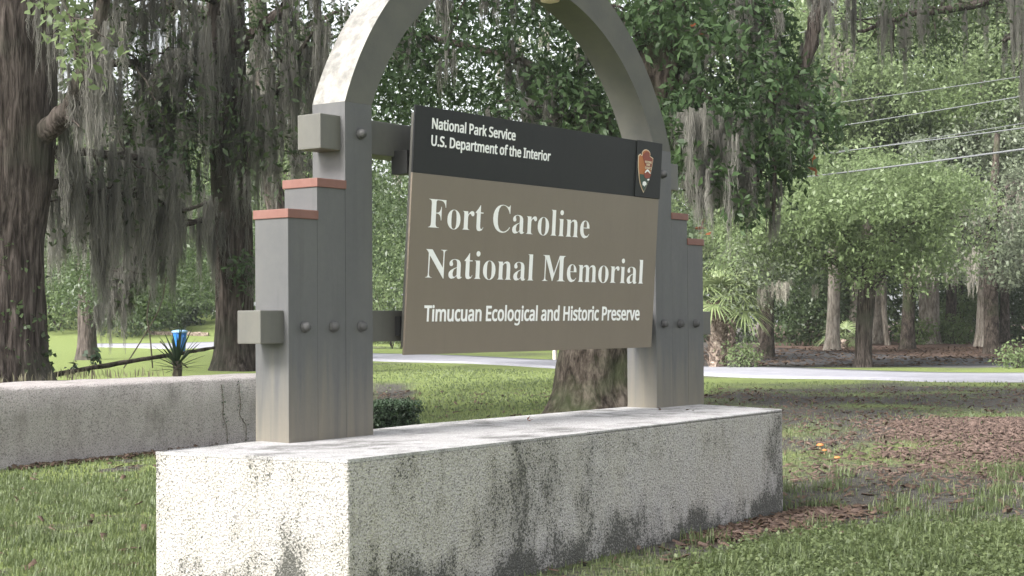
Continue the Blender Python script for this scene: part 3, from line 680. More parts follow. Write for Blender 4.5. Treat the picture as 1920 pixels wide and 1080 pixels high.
def emblem():
    def cv(X, Y):
        Y = Y - 0.13 * (X - 420); X = X + (Y - 215) * 0.03
        return (1.897 + (X - 312) / 238.0 * 0.165, 1.106 - (Y - 215) / 590.0 * 0.24)
    raw = [(430, 214), (462, 226), (486, 252), (492, 285), (488, 305), (512, 318), (536, 335), (534, 375), (520, 470), (500, 560), (470, 660), (435, 740), (402, 806),
           (372, 750), (345, 680), (330, 600), (322, 530), (313, 460), (312, 380), (314, 300), (330, 282), (345, 273), (357, 290), (368, 292), (366, 255), (385, 228), (408, 216)]
    out = [cv(*p) for p in raw]
    cen = np.mean(out, axis=0)
    def shrink(poly, k):
        P = np.array(poly); n = len(P); A = []
        for i in range(n):
            a = P[i] - P[i - 1]; b_ = P[(i + 1) % n] - P[i]
            na = np.array([a[1], -a[0]]) / np.linalg.norm(a); nb = np.array([b_[1], -b_[0]]) / np.linalg.norm(b_)
            mm = na + nb; mm = mm / max(mm @ mm / 2, 0.6); A.append(tuple(P[i] + mm * k))
        return A
    ar = 0.5 * sum(out[i - 1][0] * out[i][1] - out[i][0] * out[i - 1][1] for i in range(len(out)))
    inn = shrink(out, -0.0055 if ar > 0 else 0.0055)
    e = flat_shape('arrowhead_emblem', [out], 'emblem_cream', SIGN, 0.005, pp)
    e['label'] = 'brown, orange and green arrowhead emblem with pale border'
    flat_shape('field', [inn], 'emblem_orange', e, 0.0066, pp)
    lo = [p for p in inn if p[1] < 0.99]
    def clip(poly, v):
        o = []
        for i in range(len(poly)):
            a, b_ = poly[i - 1], poly[i]
            if (a[1] < v) != (b_[1] < v):
                s_ = (v - a[1]) / (b_[1] - a[1]); o.append((a[0] + (b_[0] - a[0]) * s_, v))
            if b_[1] < v: o.append(b_)
        return o
    flat_shape('meadow', [clip(inn, 0.966)], 'emblem_green', e, 0.0082, pp)
    mt = [cv(*p) for p in ((398, 560), (400, 515), (440, 488), (470, 510), (490, 545), (500, 556), (478, 605), (430, 610), (400, 590))]
    flat_shape('mountain', [mt], 'emblem_brown', e, 0.0098, pp)
    sn = [cv(*p) for p in ((400, 528), (420, 500), (440, 486), (462, 500), (478, 525), (490, 548), (472, 540), (455, 520), (440, 512), (425, 522), (410, 535))]
    flat_shape('snow', [sn], 'letter_white', e, 0.0114, pp)
    bi = [cv(*p) for p in ((375, 690), (380, 660), (398, 648), (420, 655), (433, 675), (430, 700), (412, 705), (408, 722), (398, 708), (384, 706))]
    flat_shape('bison', [bi], 'letter_white', e, 0.0098, pp)
    lk = [cv(*p) for p in ((443, 622), (470, 615), (478, 625), (466, 642), (450, 640))]
    flat_shape('lake', [lk], 'letter_white', e, 0.0098, pp)
    br = [cv(*p) for p in ((368, 300), (420, 240), (470, 260), (478, 310), (520, 345), (515, 420), (495, 500), (440, 480), (400, 400))]
    flat_shape('tree', [br], 'emblem_brown', e, 0.0082, pp)
    for tx, y0 in (('NATIONAL', 388), ('PARK', 428), ('SERVICE', 468)):
        a = cv(405 if len(tx) > 4 else 428, y0); b_ = cv(508 if len(tx) > 4 else 482, y0)
        lettering(tx, SANS, a[0], b_[0], a[1] - 0.004, 0.0125, e, 'emblem_cream', 0.0098, 'tiny cream lettering reading ' + tx)
emblem()
# ------------------------------------------------------------------ low wall and the raised bed behind it
ZB = 0.77
E1 = np.array([1.0, 0.0]); 
def wall_pt(t, off=0.0):
    p = gl(-2.9, 18.0)[:2] + E1 * t + np.array([0, 1.0]) * (off + 0.43)
    return p
def low_wall():
    p0 = wall_pt(-13); p1 = wall_pt(1.2)
    e = empty('low_wall', (p0[0], p0[1], 0))
    tag(e, 'low grey stucco wall running behind the plinth on the left', 'wall')
    L = p1[0] - p0[0]; n = 60
    rng = np.random.default_rng(3)
    V = []; F = []
    prof = [(0, -0.1), (0.0, 0.2), (0, 0.5), (0.0, 0.775), (0.025, 0.805), (0.3, 0.815), (0.8, 0.815), (1.1, 0.81), (1.1, 0.3)]
    k = len(prof)
    for i in range(n + 1):
        x = L * i / n
        for y, z in prof:
            V.append((x, y + rng.normal(0, 0.006), z + (rng.normal(0, 0.005) if z > 0.4 else 0)))
    for i in range(n):
        for j in range(k - 1):
            F.append((i * k + j, (i + 1) * k + j, (i + 1) * k + j + 1, i * k + j + 1))
    V = np.array(V); F = np.array(F)
    link('wall_body', mesh_np('wall_body', V, F, 4), M['wall_stucco'], e)
    m = MB(); m.poly([(L, y, z) for y, z in prof]); m.build('wall_end', M['wall_stucco'], e)
low_wall()
def bed():
    V = []; F = []; n, k = 40, 14
    for i in range(n + 1):
        for j in range(k + 1):
            t = -13 + 13.9 * i / n; o = 1.08 + 4.6 * j / k
            p = wall_pt(t, o); f = sstep(1.0, 0.72, j / k) * sstep(1.0, 0.9, i / n)
            V.append((p[0], p[1], -0.02 + f * (ZB + 0.02 + 0.05 * (float(vnoise(p[0], p[1], 0.9)) - 0.5))))
    for i in range(n):
        for j in range(k):
            F.append((i * (k + 1) + j, (i + 1) * (k + 1) + j, (i + 1) * (k + 1) + j + 1, i * (k + 1) + j + 1))
    V = np.array(V)
    me = mesh_np('planting_bed', V, np.array(F), 4, {'g': np.full(len(V), 0.30), 'm': np.full(len(V), 0.15)}, True)
    tag(link('planting_bed', me, M['ground_soil']), kind='structure')
bed()

# ------------------------------------------------------------------ foliage and moss makers
def unit(a): return a / (np.linalg.norm(a, axis=-1, keepdims=True) + 1e-9)

def leaf_cloud(C, per, spread, size, rng, aspect=0.42, up=0.7, droop=0.25):
    """Leaf quads scattered round cluster centres C. Returns V, F, v-attribute."""
    C = np.atleast_2d(np.asarray(C, float)); n = len(C) * per
    if n == 0: return np.zeros((0, 3)), np.zeros((0, 4), int), np.zeros(0)
    off = rng.normal(0, 1, (n, 3)); off /= np.maximum(1.0, np.linalg.norm(off, axis=1) / 1.7)[:, None]
    P = np.repeat(C, per, 0) + off * np.asarray(spread)
    d = unit(unit(off) * 0.7 + rng.normal(0, 0.8, (n, 3)) - np.array([0, 0, droop]))
    nr = unit(rng.normal(0, 0.6, (n, 3)) + np.array([0, 0, up]))
    s = unit(np.cross(d, nr)); nr = np.cross(s, d)
    L = size * rng.uniform(0.45, 1.5, n)[:, None]; w = L * aspect * 0.5
    b = P - d * L * 0.5
    mid = b + d * L * 0.52
    V = np.stack([b, mid + s * w + nr * w * 0.25, b + d * L - nr * L * 0.12, mid - s * w + nr * w * 0.25], 1).reshape(-1, 3)
    F = np.arange(n * 4).reshape(-1, 4)
    cl = np.repeat(rng.uniform(0, 1, len(C)), per)
    v = np.clip(0.45 * cl + 0.55 * rng.uniform(0, 1, n), 0, 1)
    return V, F, np.repeat(v, 4)

def cat_cloud(parts):
    Vs, Fs, vs, n = [], [], [], 0
    for V, F, v in parts:
        Vs.append(V); Fs.append(F + n); vs.append(v); n += len(V)
    return np.concatenate(Vs), np.concatenate(Fs), np.concatenate(vs)

def strands(n, rng, wid=(0.005, 0.012), seg=6, half=(0.16, 0.10), lmin=0.3):
    """A beard of hanging moss, 1 unit long, hung from a short line at z=0."""
    out = []
    x0 = np.clip(rng.normal(0, half[0], n), -2.2 * half[0], 2.2 * half[0]); y0 = rng.normal(0, half[1], n)
    env = np.exp(-(x0 / (1.3 * half[0])) ** 2)
    L = np.clip((lmin + (1 - lmin) * env * rng.uniform(0.35, 1.0, n) ** 0.8), 0.12, 1.05)
    t = np.linspace(0, 1, seg)
    ph = rng.uniform(0, 6.28, (n, 2)); am = rng.uniform(0.008, 0.035, (n, 2))
    cu = rng.normal(0, 0.011, (n, seg, 2)) * (0.3 + t)[None, :, None]
    X = x0[:, None] * (1 - 0.45 * t * L[:, None]) + am[:, :1] * np.sin(ph[:, :1] + t * 7) * t + cu[..., 0]
    Y = y0[:, None] * (1 - 0.45 * t * L[:, None]) + am[:, 1:] * np.sin(ph[:, 1:] + t * 6) * t + cu[..., 1]
    Z = 0.04 - t[None] * L[:, None] + rng.normal(0, 0.008, (n, seg))
    P = np.stack([X, Y, Z], -1)
    a = rng.uniform(0, np.pi, n); w = rng.uniform(*wid, n)
    sd = np.stack([np.cos(a), np.sin(a), np.zeros(n)], -1)
    tw = (1 - 0.75 * t ** 2)[None, :, None] * w[:, None, None] * rng.uniform(0.6, 1.4, (n, seg))[..., None]
    A = P + sd[:, None] * tw; B = P - sd[:, None] * tw
    V = np.stack([A, B], 2).reshape(-1, 3)
    base = (np.arange(n) * seg * 2)[:, None] + np.arange(seg - 1)[None] * 2
    F = np.stack([base, base + 1, base + 3, base + 2], -1).reshape(-1, 4)
    v = np.repeat(np.clip(rng.normal(0.5, 0.25, n), 0, 1), seg * 2)
    return V, F, v

_r = np.random.default_rng(11)
def moss_protos(mat, wid, cnt):
    out = []
    for i in range(8):
        n = int(cnt * (0.6 + 0.12 * i)); parts = []
        for k in range(3 + i % 3):                       # a few wisps of unequal length side by side
            V, F, v = strands(n // 4, _r, wid, 10, (_r.uniform(0.018, 0.05), _r.uniform(0.015, 0.035)), 0.15)
            V[:, 2] *= _r.uniform(0.35, 1.0); t_ = np.clip(-V[:, 2] * 4, 0, 1); V[:, :2] *= (0.35 + 0.65 * t_)[:, None]
            V += np.array([_r.normal(0, 0.085), _r.normal(0, 0.05), _r.normal(0, 0.03)]); parts.append((V, F, v))
        V, F, v = cat_cloud(parts)
        me = mesh_np('moss', V, F, 4, {'v': v}); me.materials.append(M[mat]); out.append(me)
    return out
MOSS = moss_protos('moss', (0.002, 0.0052), 230)
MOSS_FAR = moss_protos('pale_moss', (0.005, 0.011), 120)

class Tree:
    def __init__(s, name, label, base, seed, cat='tree', group=None):
        s.base = np.asarray(base, float); s.rng = np.random.default_rng(seed)
        s.e = empty(name, tuple(s.base)); tag(s.e, label, cat, group)
        s.clouds = {}
    def loc(s, P): return np.asarray(P, float) - s.base
    def trunk(s, path, rad, mat='oak_bark', seg=40, ring=0.12, rough=0.10, flare=0.35, flh=0.6, name='trunk'):
        P0 = np.asarray(path, float); ln = np.sum(np.linalg.norm(np.diff(P0, axis=0), axis=1)); n = max(8, int(ln / ring))
        P = smooth_path(P0, n); r = np.interp(np.linspace(0, 1, n), np.linspace(0, 1, len(rad)), rad)
        h = np.linspace(0, ln, n); r = r * (1 + flare * np.exp(-h / flh))
        V, F = tube(P, 1.0, seg); V = V.reshape(n, seg, 3); c = P[:, None, :]; D = V - c
        a = np.linspace(0, 2 * np.pi, seg, endpoint=False)[None]; z = h[:, None]; sd = s.rng.uniform(0, 50)
        k1 = vnoise(2.2 * np.cos(a) + sd, 2.2 * np.sin(a) + z * 0.35, 1.0) - 0.5
        k2 = vnoise(7 * np.cos(a) + sd + z * 0.25, 7 * np.sin(a) + z * 0.9, 1.0, 3) - 0.5
        lob = np.cos(a * 5 + sd + 0.4 * z) * np.exp(-z / flh) * 0.10
        rr = r[:, None] * (1 + rough * 1.3 * k1 + rough * 1.1 * k2 + lob)
        V = (c + D * rr[..., None]).reshape(-1, 3)
        o = link(name, mesh_np(name, s.loc(V), F, 4, None, True), M[mat], s.e)
        s.tpath = P
        return P
    def limb(s, path, r0, r1, mat='dark_bark', subs=5, sublen=1.2, seg=9, name='limb'):
        """A limb with side twigs; returns its path and the twig ends."""
        n = max(10, int(np.sum(np.linalg.norm(np.diff(np.asarray(path, float), axis=0), axis=1)) / 0.18))
        P = smooth_path(path, n) + s.rng.normal(0, r0 * 0.12, (n, 3)) * np.linspace(0, 1, n)[:, None]
        parts = [tube(P, np.linspace(r0, r1, n), seg, 0.06, s.rng)]; ends = [P[-1]]
        for k in range(subs):
            i = int(s.rng.uniform(0.2, 0.98) * (n - 1)); T = unit(P[min(i + 1, n - 1)] - P[max(i - 1, 0)])
            d = unit(T * 0.5 + s.rng.normal(0, 0.7, 3) + np.array([0, 0, 0.05])); L = sublen * s.rng.uniform(0.5, 1.2)
            q = P[i] + d * L * np.linspace(0, 1, 6)[:, None] ** 1.0 + np.array([0, 0, -0.25 * L]) * (np.linspace(0, 1, 6)[:, None] ** 2) + s.rng.normal(0, 0.03 * L, (6, 3))
            q[0] = P[i]; r = (r0 + (r1 - r0) * i / n) * 0.45
            parts.append(tube(q, np.linspace(max(r, 0.008), 0.005, 6), 5)); ends += [q[-1], q[3]]
        V, F = merge(parts)
        link(name, mesh_np(name, s.loc(V), F, 4, None, True), M[mat], s.e)
        return P, np.array(ends)
    def leaves(s, C, per, spread, size, mat='oak_leaf', key='crown', **kw):
        s.clouds.setdefault((key, mat), []).append(leaf_cloud(C, per, spread, size, s.rng, **kw))
    def moss(s, pts, n, lz=(0.6, 2.2), lx=(0.8, 1.6), protos=None):
        pts = np.atleast_2d(pts); protos = protos or MOSS
        for k in range(n):
            p = pts[s.rng.integers(len(pts))]
            o = bpy.data.objects.new('hanging_moss', protos[s.rng.integers(len(protos))]); COL.objects.link(o); o.parent = s.e
            o.location = tuple(s.loc(p) + s.rng.normal(0, 0.03, 3)); o.rotation_euler = (0, 0, s.rng.uniform(0, 6.28))
            sx = s.rng.uniform(*lx); o.scale = (sx, sx, s.rng.uniform(*lz))
    def done(s):
        for (key, mat), parts in s.clouds.items():
            V, F, v = cat_cloud(parts)
            o = link(key, mesh_np(key, s.loc(V), F, 4, {'v': v}), M[mat], s.e)
            if key in ('leaf_spray', 'withered_leaves', 'ivy'): o['kind'] = 'stuff'
        return s.e

def in_poly(x, y, poly):
    c = np.zeros(np.shape(x), bool); n = len(poly)
    for i in range(n):
        x1, y1 = poly[i - 1]; x2, y2 = poly[i]
        k = ((y1 > y) != (y2 > y)) & (x < (x2 - x1) * (y - y1) / (y2 - y1 + 1e-12) + x1)
        c ^= k
    return c

def region(rng, poly, n, d0, d1):
    """n points inside a region of the view, spread over a depth range: a volume of foliage."""
    P = np.array(poly, float); lo, hi = P.min(0), P.max(0); out = []
    while len(out) < n:
        x, y = rng.uniform(lo[0], hi[0]), rng.uniform(lo[1], hi[1])
        if in_poly(np.array(x), np.array(y), poly): out.append(at(x, y, rng.uniform(d0, d1)))
    return np.array(out)

def ellipsoid(rng, c, r, n, shell=0.45, zmin=None):
    d = unit(rng.normal(0, 1, (n, 3))); q = rng.uniform(shell, 1, n)[:, None] ** 0.6
    lump = 1 + 0.22 * np.sin(d[:, :1] * 5 + c[0]) * np.sin(d[:, 1:2] * 4 + c[1]) + 0.15 * np.sin(d[:, 2:3] * 7)
    return np.asarray(c) + d * q * lump * np.asarray(r)

def lobes(rng, c, r, nl, per, rel=0.36):
    """Cluster centres on separate leaf masses, so that a crown has lumps, gaps and an uneven edge."""
    r = np.asarray(r, float); out = []
    L = ellipsoid(rng, c, r * 0.82, nl, 0.35)
    for q in L:
        k = rel * rng.uniform(0.6, 1.35); d = unit(rng.normal(0, 1, (per, 3)) + np.array([0, 0, 0.35]))
        out.append(q + d * r * k * rng.uniform(0.65, 1.05, (per, 1)) * np.array([1, 1, 0.75]))
    return np.concatenate(out)

def bedpt(px, d):
    p = at(px, 605, d); return np.array([p[0], p[1], ZB - 0.03])

# ------------------------------------------------------------------ near left tree (trunk cut by the left edge)
t1 = Tree('oak_tree', 'massive furrowed tree trunk at the far left edge behind the low wall', bedpt(-8, 19.2), 21)
b = t1.base
P = t1.trunk([b, at(-10, 600, 19.2), at(-10, 450, 19.2), at(2, 300, 19.2), at(12, 0, 19.3), at(18, -300, 19.6)], [0.58, 0.575, 0.57, 0.585, 0.59, 0.52], 'dark_bark', 56, 0.07, 0.16, 0.16, 0.35)
top = P[-1]
lp, le = t1.limb([at(60, 262, 19.2), at(105, 232, 18.9), at(140, 185, 18.6), at(175, 90, 18.4), at(200, -40, 18.2)], 0.16, 0.07, subs=7, sublen=1.0)
t1.moss(lp[6:], 4, (0.8, 2.0)); t1.moss(le, 3, (0.6, 1.8))
lp2, le2 = t1.limb([at(60, 285, 19.4), at(120, 283, 19.8), at(230, 292, 20.6), at(300, 300, 21)], 0.075, 0.03, subs=6, sublen=0.8)
t1.moss(lp2[4:], 9, (0.7, 2.0)); t1.leaves(le2, 26, 0.22, 0.085)
lp3, le3 = t1.limb([at(30, -60, 19), at(90, -40, 17.4), at(130, 30, 16.6), at(150, 110, 16.4)], 0.03, 0.008, subs=9, sublen=0.55)
t1.leaves(np.vstack([le3, lp3[6:]]), 9, 0.13, 0.115, 'fresh_leaf', 'leaf_spray', aspect=0.5)
for k in range(7):      # high crown, above the picture
    a = k * 0.9 + 0.3; R = 5.5 + 1.5 * math.sin(k * 2.1)
    lp, le = t1.limb([top + np.array([0, 0, -0.6]), top + np.array([math.cos(a) * R * 0.5, math.sin(a) * R * 0.5, 2.0]), top + np.array([math.cos(a) * R, math.sin(a) * R, 2.6])], 0.22, 0.06, subs=4, sublen=1.8)
cc = top + np.array([0, 0, 3.4])
cc = cc + 4.5 * np.array([-RH[0] - FH[0] * 0.9, -RH[1] - FH[1] * 0.9, 0])  # unseen crown shifted towards the sun so it shades the trunk and boughs
t1.leaves(ellipsoid(t1.rng, cc, (8.0, 8.0, 1.8), 300, 0.2), 34, 0.62, 0.20, 'oak_leaf', 'high_crown')
lp4, le4 = t1.limb([at(50, 365, 19.3), at(125, 342, 19.8), at(190, 372, 20.4), at(260, 366, 21), at(335, 395, 21.6), at(385, 380, 22)], 0.07, 0.025, subs=10, sublen=0.7)
t1.moss(lp4[3:], 12, (0.9, 2.3)); t1.moss(le4, 8, (0.6, 1.6)); t1.leaves(le4, 22, 0.2, 0.09)
# ivy climbing the foot of the trunk
n = 190; aa = t1.rng.uniform(0, 6.28, n); hh = t1.rng.uniform(0, 2.3, n) * t1.rng.uniform(0.1, 1, n)
t1.leaves(np.stack([b[0] + np.cos(aa) * 0.64, b[1] + np.sin(aa) * 0.64, b[2] + hh], -1), 3, 0.05, 0.06, 'oak_leaf', 'ivy', aspect=0.8)
t1.done()

# unseen oak added to shade the sign and near lawn: left of the camera, its crown above the picture
t0 = Tree('oak_tree', 'unseen spreading oak added left of the viewpoint to shade the plinth and near lawn', gl(-8.5, -1.5), 20)
P = t0.trunk([t0.base, t0.base + np.array([0.1, 0, 3]), t0.base + np.array([0.3, 0.2, 6.5])], [0.5, 0.45, 0.4], 'oak_bark', 24, 0.2)
top = P[-1]
for k in range(9):
    a = k * 0.7; R_ = 6.5
    t0.limb([top + np.array([0, 0, -0.5]), top + np.array([math.cos(a) * R_ * 0.5, math.sin(a) * R_ * 0.5, 1.2]), top + np.array([math.cos(a) * R_, math.sin(a) * R_, 1.8])], 0.2, 0.05, subs=5, sublen=1.6)
cc0 = gl(-5.5, 1.5) + np.array([0, 0, 8.6])
t0.leaves(ellipsoid(t0.rng, cc0, (8.5, 8.5, 1.6), 150, 0.1), 30, 0.62, 0.22, 'oak_leaf')
t0.done()

# ------------------------------------------------------------------ moss-hung tree beside the left post
t2 = Tree('oak_tree', 'moss-draped dark tree trunk just left of the sign behind the wall', bedpt(438, 23.6), 22)
P = t2.trunk([t2.base, at(440, 600, 23.6), at(436, 450, 23.6), at(428, 250, 23.6), at(424, 80, 23.6), at(420, -120, 23.8), at(415, -420, 24)], [0.30, 0.29, 0.29, 0.28, 0.27, 0.26, 0.2], 'dark_bark', 36, 0.09, 0.16, 0.35, 0.4)
top = P[-1]
limbs2 = [([at(424, 60, 23.6), at(380, 110, 23.2), at(300, 130, 22.6), at(220, 118, 22.2), at(150, 150, 21.8)], 0.10, 0.04),
          ([at(430, 290, 23.6), at(380, 238, 23.4), at(310, 224, 23.2), at(262, 236, 23.0), at(230, 270, 22.8)], 0.125, 0.07),
          ([at(262, 236, 23.0), at(285, 195, 23.1), at(320, 150, 23.0), at(345, 60, 22.8)], 0.08, 0.03),
          ([at(428, 120, 23.6), at(480, 60, 23.4), at(540, 10, 23.2), at(590, -60, 23.0)], 0.11, 0.05),
          ([at(432, 300, 23.6), at(480, 240, 23.3), at(530, 150, 23.1), at(585, 60, 22.9)], 0.07, 0.03),
          ([at(424, 0, 23.6), at(340, -20, 23.0), at(240, -10, 22.4), at(130, -30, 21.8)], 0.12, 0.05),
          ([at(424, -60, 23.6), at(300, 20, 24.6), at(200, 40, 25.6), at(100, 30, 26.5)], 0.12, 0.04)]
for pth, r0, r1 in limbs2:
    lp, le = t2.limb(pth, r0, r1, subs=8, sublen=0.9)
    t2.moss(lp[3:], 8, (0.6, 2.5)); t2.moss(le, 6, (0.4, 1.5)); t2.leaves(le, 26, 0.22, 0.095)
lpl, lel = t2.limb([at(434, 400, 23.6), at(370, 415, 23.0), at(300, 440, 22.6), at(240, 490, 22.4), at(215, 540, 22.4)], 0.05, 0.015, subs=12, sublen=0.6)
t2.leaves(lel, 16, 0.15, 0.085); t2.moss(lpl[2:], 14, (0.6, 1.5)); t2.moss(lel, 8, (0.4, 1.0))
t2.leaves(region(t2.rng, [(180, 520), (300, 500), (295, 590), (240, 610), (195, 580)], 16, 22, 23), 16, 0.13, 0.085)
t2.moss(region(t2.rng, [(100, 340), (420, 340), (420, 430), (100, 430)], 50, 24, 30), 30, (0.9, 2.2), (0.8, 1.6))
t2.moss(P[int(len(P) * 0.25):int(len(P) * 0.75)] + np.array([-0.15, -0.2, 0]), 18, (0.6, 1.9), (0.8, 1.5))
for px, py, d, lz in ((245, 300, 22, 2.9), (262, 320, 22, 2.6), (230, 330, 22.2, 2.2), (140, 330, 21, 2.0), (150, 300, 21.2, 2.2), (120, 310, 20.6, 1.9), (350, 300, 23, 1.6), (205, 290, 22, 1.5), (300, 270, 22.6, 1.7), (170, 320, 21.4, 1.7), (190, 170, 21.5, 2.4), (175, 120, 21.5, 2.6), (215, 150, 21.5, 2.0), (375, 120, 22.6, 3.0), (390, 60, 22.4, 2.6), (560, 140, 23, 2.0), (575, 90, 23, 1.6), (500, 180, 23, 2.4), (530, 120, 23, 1.8), (470, 150, 23, 2.6)):
    t2.moss([at(px, py, d)], 2, (lz * 0.7, lz), (0.8, 1.5))
t2.leaves(region(t2.rng, [(110, -10), (270, -10), (270, 110), (390, 110), (400, -10), (600, -10), (600, 130), (520, 300), (330, 330), (200, 300), (110, 200)], 120, 21.5, 25.5), 28, 0.34, 0.11)
t2.leaves(region(t2.rng, [(250, 240), (400, 240), (420, 300), (300, 330)], 14, 22, 24), 30, 0.22, 0.09, 'glossy_leaf', 'leaf_spray')
t2.leaves(region(t2.rng, [(430, 460), (476, 460), (476, 560), (440, 560)], 9, 22.6, 23.2), 16, 0.13, 0.09, 'glossy_leaf', 'leaf_spray')
for k in range(6):
    a = k * 1.05; R = 5.5
    t2.limb([top, top + np.array([math.cos(a) * R * 0.5, math.sin(a) * R * 0.5, 1.6]), top + np.array([math.cos(a) * R, math.sin(a) * R, 2.2])], 0.15, 0.05, subs=3, sublen=1.6)
t2.leaves(ellipsoid(t2.rng, top + np.array([0, 0, 2.6]), (6.0, 6.0, 1.6), 90, 0.2), 34, 0.6, 0.20, 'oak_leaf', 'high_crown')
t2.done()

t3 = Tree('oak_tree', 'thinner leaning trunk behind the left post of the sign', gnd(545, 31), 23)
P = t3.trunk([t3.base, at(530, 450, 31), at(500, 300, 31), at(488, 120, 31), at(480, -80, 31)], [0.24, 0.22, 0.2, 0.19, 0.17], 'dark_bark', 24, 0.12, 0.16, 0.3, 0.4)
for pth in ([at(490, 150, 31), at(560, 60, 30.5), at(640, 20, 30)], [at(495, 250, 31), at(570, 190, 31), at(650, 150, 31)], [at(486, 80, 31), at(400, 20, 31), at(300, 10, 31)]):
    lp, le = t3.limb(pth, 0.09, 0.03, subs=9, sublen=1.2); t3.moss(lp[3:], 9, (0.8, 2.4)); t3.leaves(le, 34, 0.34, 0.11)
t3.leaves(region(t3.rng, [(440, 60), (640, 60), (640, 400), (500, 420), (430, 300)], 60, 29, 34), 34, 0.42, 0.11)
t3.moss(region(t3.rng, [(440, 60), (600, 60), (600, 260), (440, 260)], 14, 29, 32), 12, (1.0, 3.0))
t3.done()

# ------------------------------------------------------------------ the big tree behind the sign
t5 = Tree('oak_tree', 'big leaning tree with flared barky foot behind the sign panel', gnd(1110, 24.6), 25)
P = t5.trunk([t5.base + np.array([0, 0, -0.1]), at(1112, 690, 24.6), at(1135, 540, 24.6), at(1188, 340, 24.6), at(1226, 170, 24.6), at(1242, 0, 24.6), at(1250, -260, 24.7), at(1255, -420, 24.8)],
             [0.60, 0.56, 0.50, 0.44, 0.41, 0.39, 0.36, 0.33], 'oak_bark', 64, 0.07, 0.17, 0.55, 0.5)
top = P[-1]
L5 = [([at(1240, 40, 24.6), at(1330, 70, 24.0), at(1430, 140, 23.4), at(1500, 205, 22.8)], 0.12, 0.03),
      ([at(1234, 130, 24.6), at(1310, 170, 24.2), at(1380, 250, 23.8), at(1420, 340, 23.4)], 0.11, 0.03),
      ([at(1215, 230, 24.6), at(1280, 260, 24.0), at(1330, 320, 23.6)], 0.07, 0.02),
      ([at(1200, 300, 24.6), at(1090, 180, 24.8), at(960, 110, 25.0), at(800, 70, 25.2), at(720, 60, 25.4)], 0.10, 0.03),
      ([at(1236, 90, 24.6), at(1120, 10, 24.2), at(980, -20, 23.8), at(840, -30, 23.4)], 0.11, 0.03),
      ([at(1240, 0, 24.6), at(1330, -30, 24.0), at(1400, 0, 23.6), at(1440, 60, 23.2)], 0.09, 0.02),
      ([at(1190, 330, 24.6), at(1120, 250, 24.3), at(1040, 200, 24.0), at(930, 190, 23.8)], 0.06, 0.02)]
for i, (pth, r0, r1) in enumerate(L5):
    lp, le = t5.limb(pth, r0, r1, subs=12, sublen=0.9)
    t5.leaves(le, 26, 0.17, 0.135, 'glossy_leaf')
    t5.moss(lp[4:], 8, (0.5, 1.5)); t5.moss(le, 6, (0.4, 1.1))
t5.leaves(region(t5.rng, [(1180, -20), (1465, -20), (1480, 100), (1535, 150), (1565, 220), (1540, 280), (1490, 320), (1430, 340), (1415, 420), (1340, 360), (1270, 330), (1235, 280)], 300, 21.5, 26.5), 34, 0.17, 0.135, 'glossy_leaf')
t5.leaves(region(t5.rng, [(680, -20), (1130, -20), (1150, 120), (1180, 260), (1020, 260), (860, 200), (720, 230)], 210, 23, 29), 30, 0.19, 0.135, 'glossy_leaf')
t5.leaves(region(t5.rng, [(690, 100), (800, 60), (860, 150), (780, 230), (690, 230)], 40, 23, 27), 30, 0.19, 0.135, 'glossy_leaf')
t5.leaves(region(t5.rng, [(980, 150), (1180, 150), (1200, 270), (980, 270)], 50, 23, 27), 30, 0.19, 0.135, 'glossy_leaf')
t5.moss([at(1145, 60, 24), at(1150, 80, 24), at(1140, 50, 24.2)], 6, (1.2, 1.7), (0.8, 1.2))
t5.moss([at(745, -20, 24), at(750, -30, 24)], 4, (1.2, 1.7), (0.8, 1.2))
t5.moss(region(t5.rng, [(1260, 200), (1420, 200), (1400, 330), (1290, 320)], 40, 21.5, 24), 60, (0.6, 1.5), (0.8, 1.3))
# drooping limb and a moss-coated vine
lp, le = t5.limb([at(1250, -330, 24.7), at(1380, -300, 24.2), at(1500, -210, 23.8), at(1545, -90, 23.6), at(1536, 0, 23.6), at(1522, 70, 23.6), at(1500, 145, 23.6)], 0.17, 0.085, subs=2, sublen=0.4)
t5.moss(lp[-12:], 12, (0.4, 0.9), (0.6, 1.0))
lp, le = t5.limb([at(1452, -120, 23.2), at(1453, 60, 23.2), at(1449, 220, 23.2), at(1453, 330, 23.2), at(1450, 420, 23.2)], 0.035, 0.025, subs=0, name='vine')
t5.moss(lp, 14, (0.35, 0.7), (0.35, 0.6))
t5.leaves(np.array([at(1306, 60, 22.5), at(1459, 160, 22.3), at(1531, 305, 22.2), at(1320, 430, 22.6)]), 5, np.array([0.04, 0.04, 0.10]), 0.12, 'dead_leaf', 'withered_leaves')
for k in range(8):
    a = k * 0.8; R = 6.0
    t5.limb([top, top + np.array([math.cos(a) * R * 0.5, math.sin(a) * R * 0.5, 1.8]), top + np.array([math.cos(a) * R, math.sin(a) * R, 2.2])], 0.2, 0.06, subs=3, sublen=1.8)
t5.leaves(ellipsoid(t5.rng, top + np.array([-RH[0] * 3.5 - FH[0] * 3.5, -RH[1] * 3.5 - FH[1] * 3.5, 2.4]), (7.5, 7.5, 1.8), 330, 0.2), 36, 0.62, 0.20, 'glossy_leaf', 'high_crown')  # unseen crown moved sunward to shade the tree's own low foliage
t5.done()

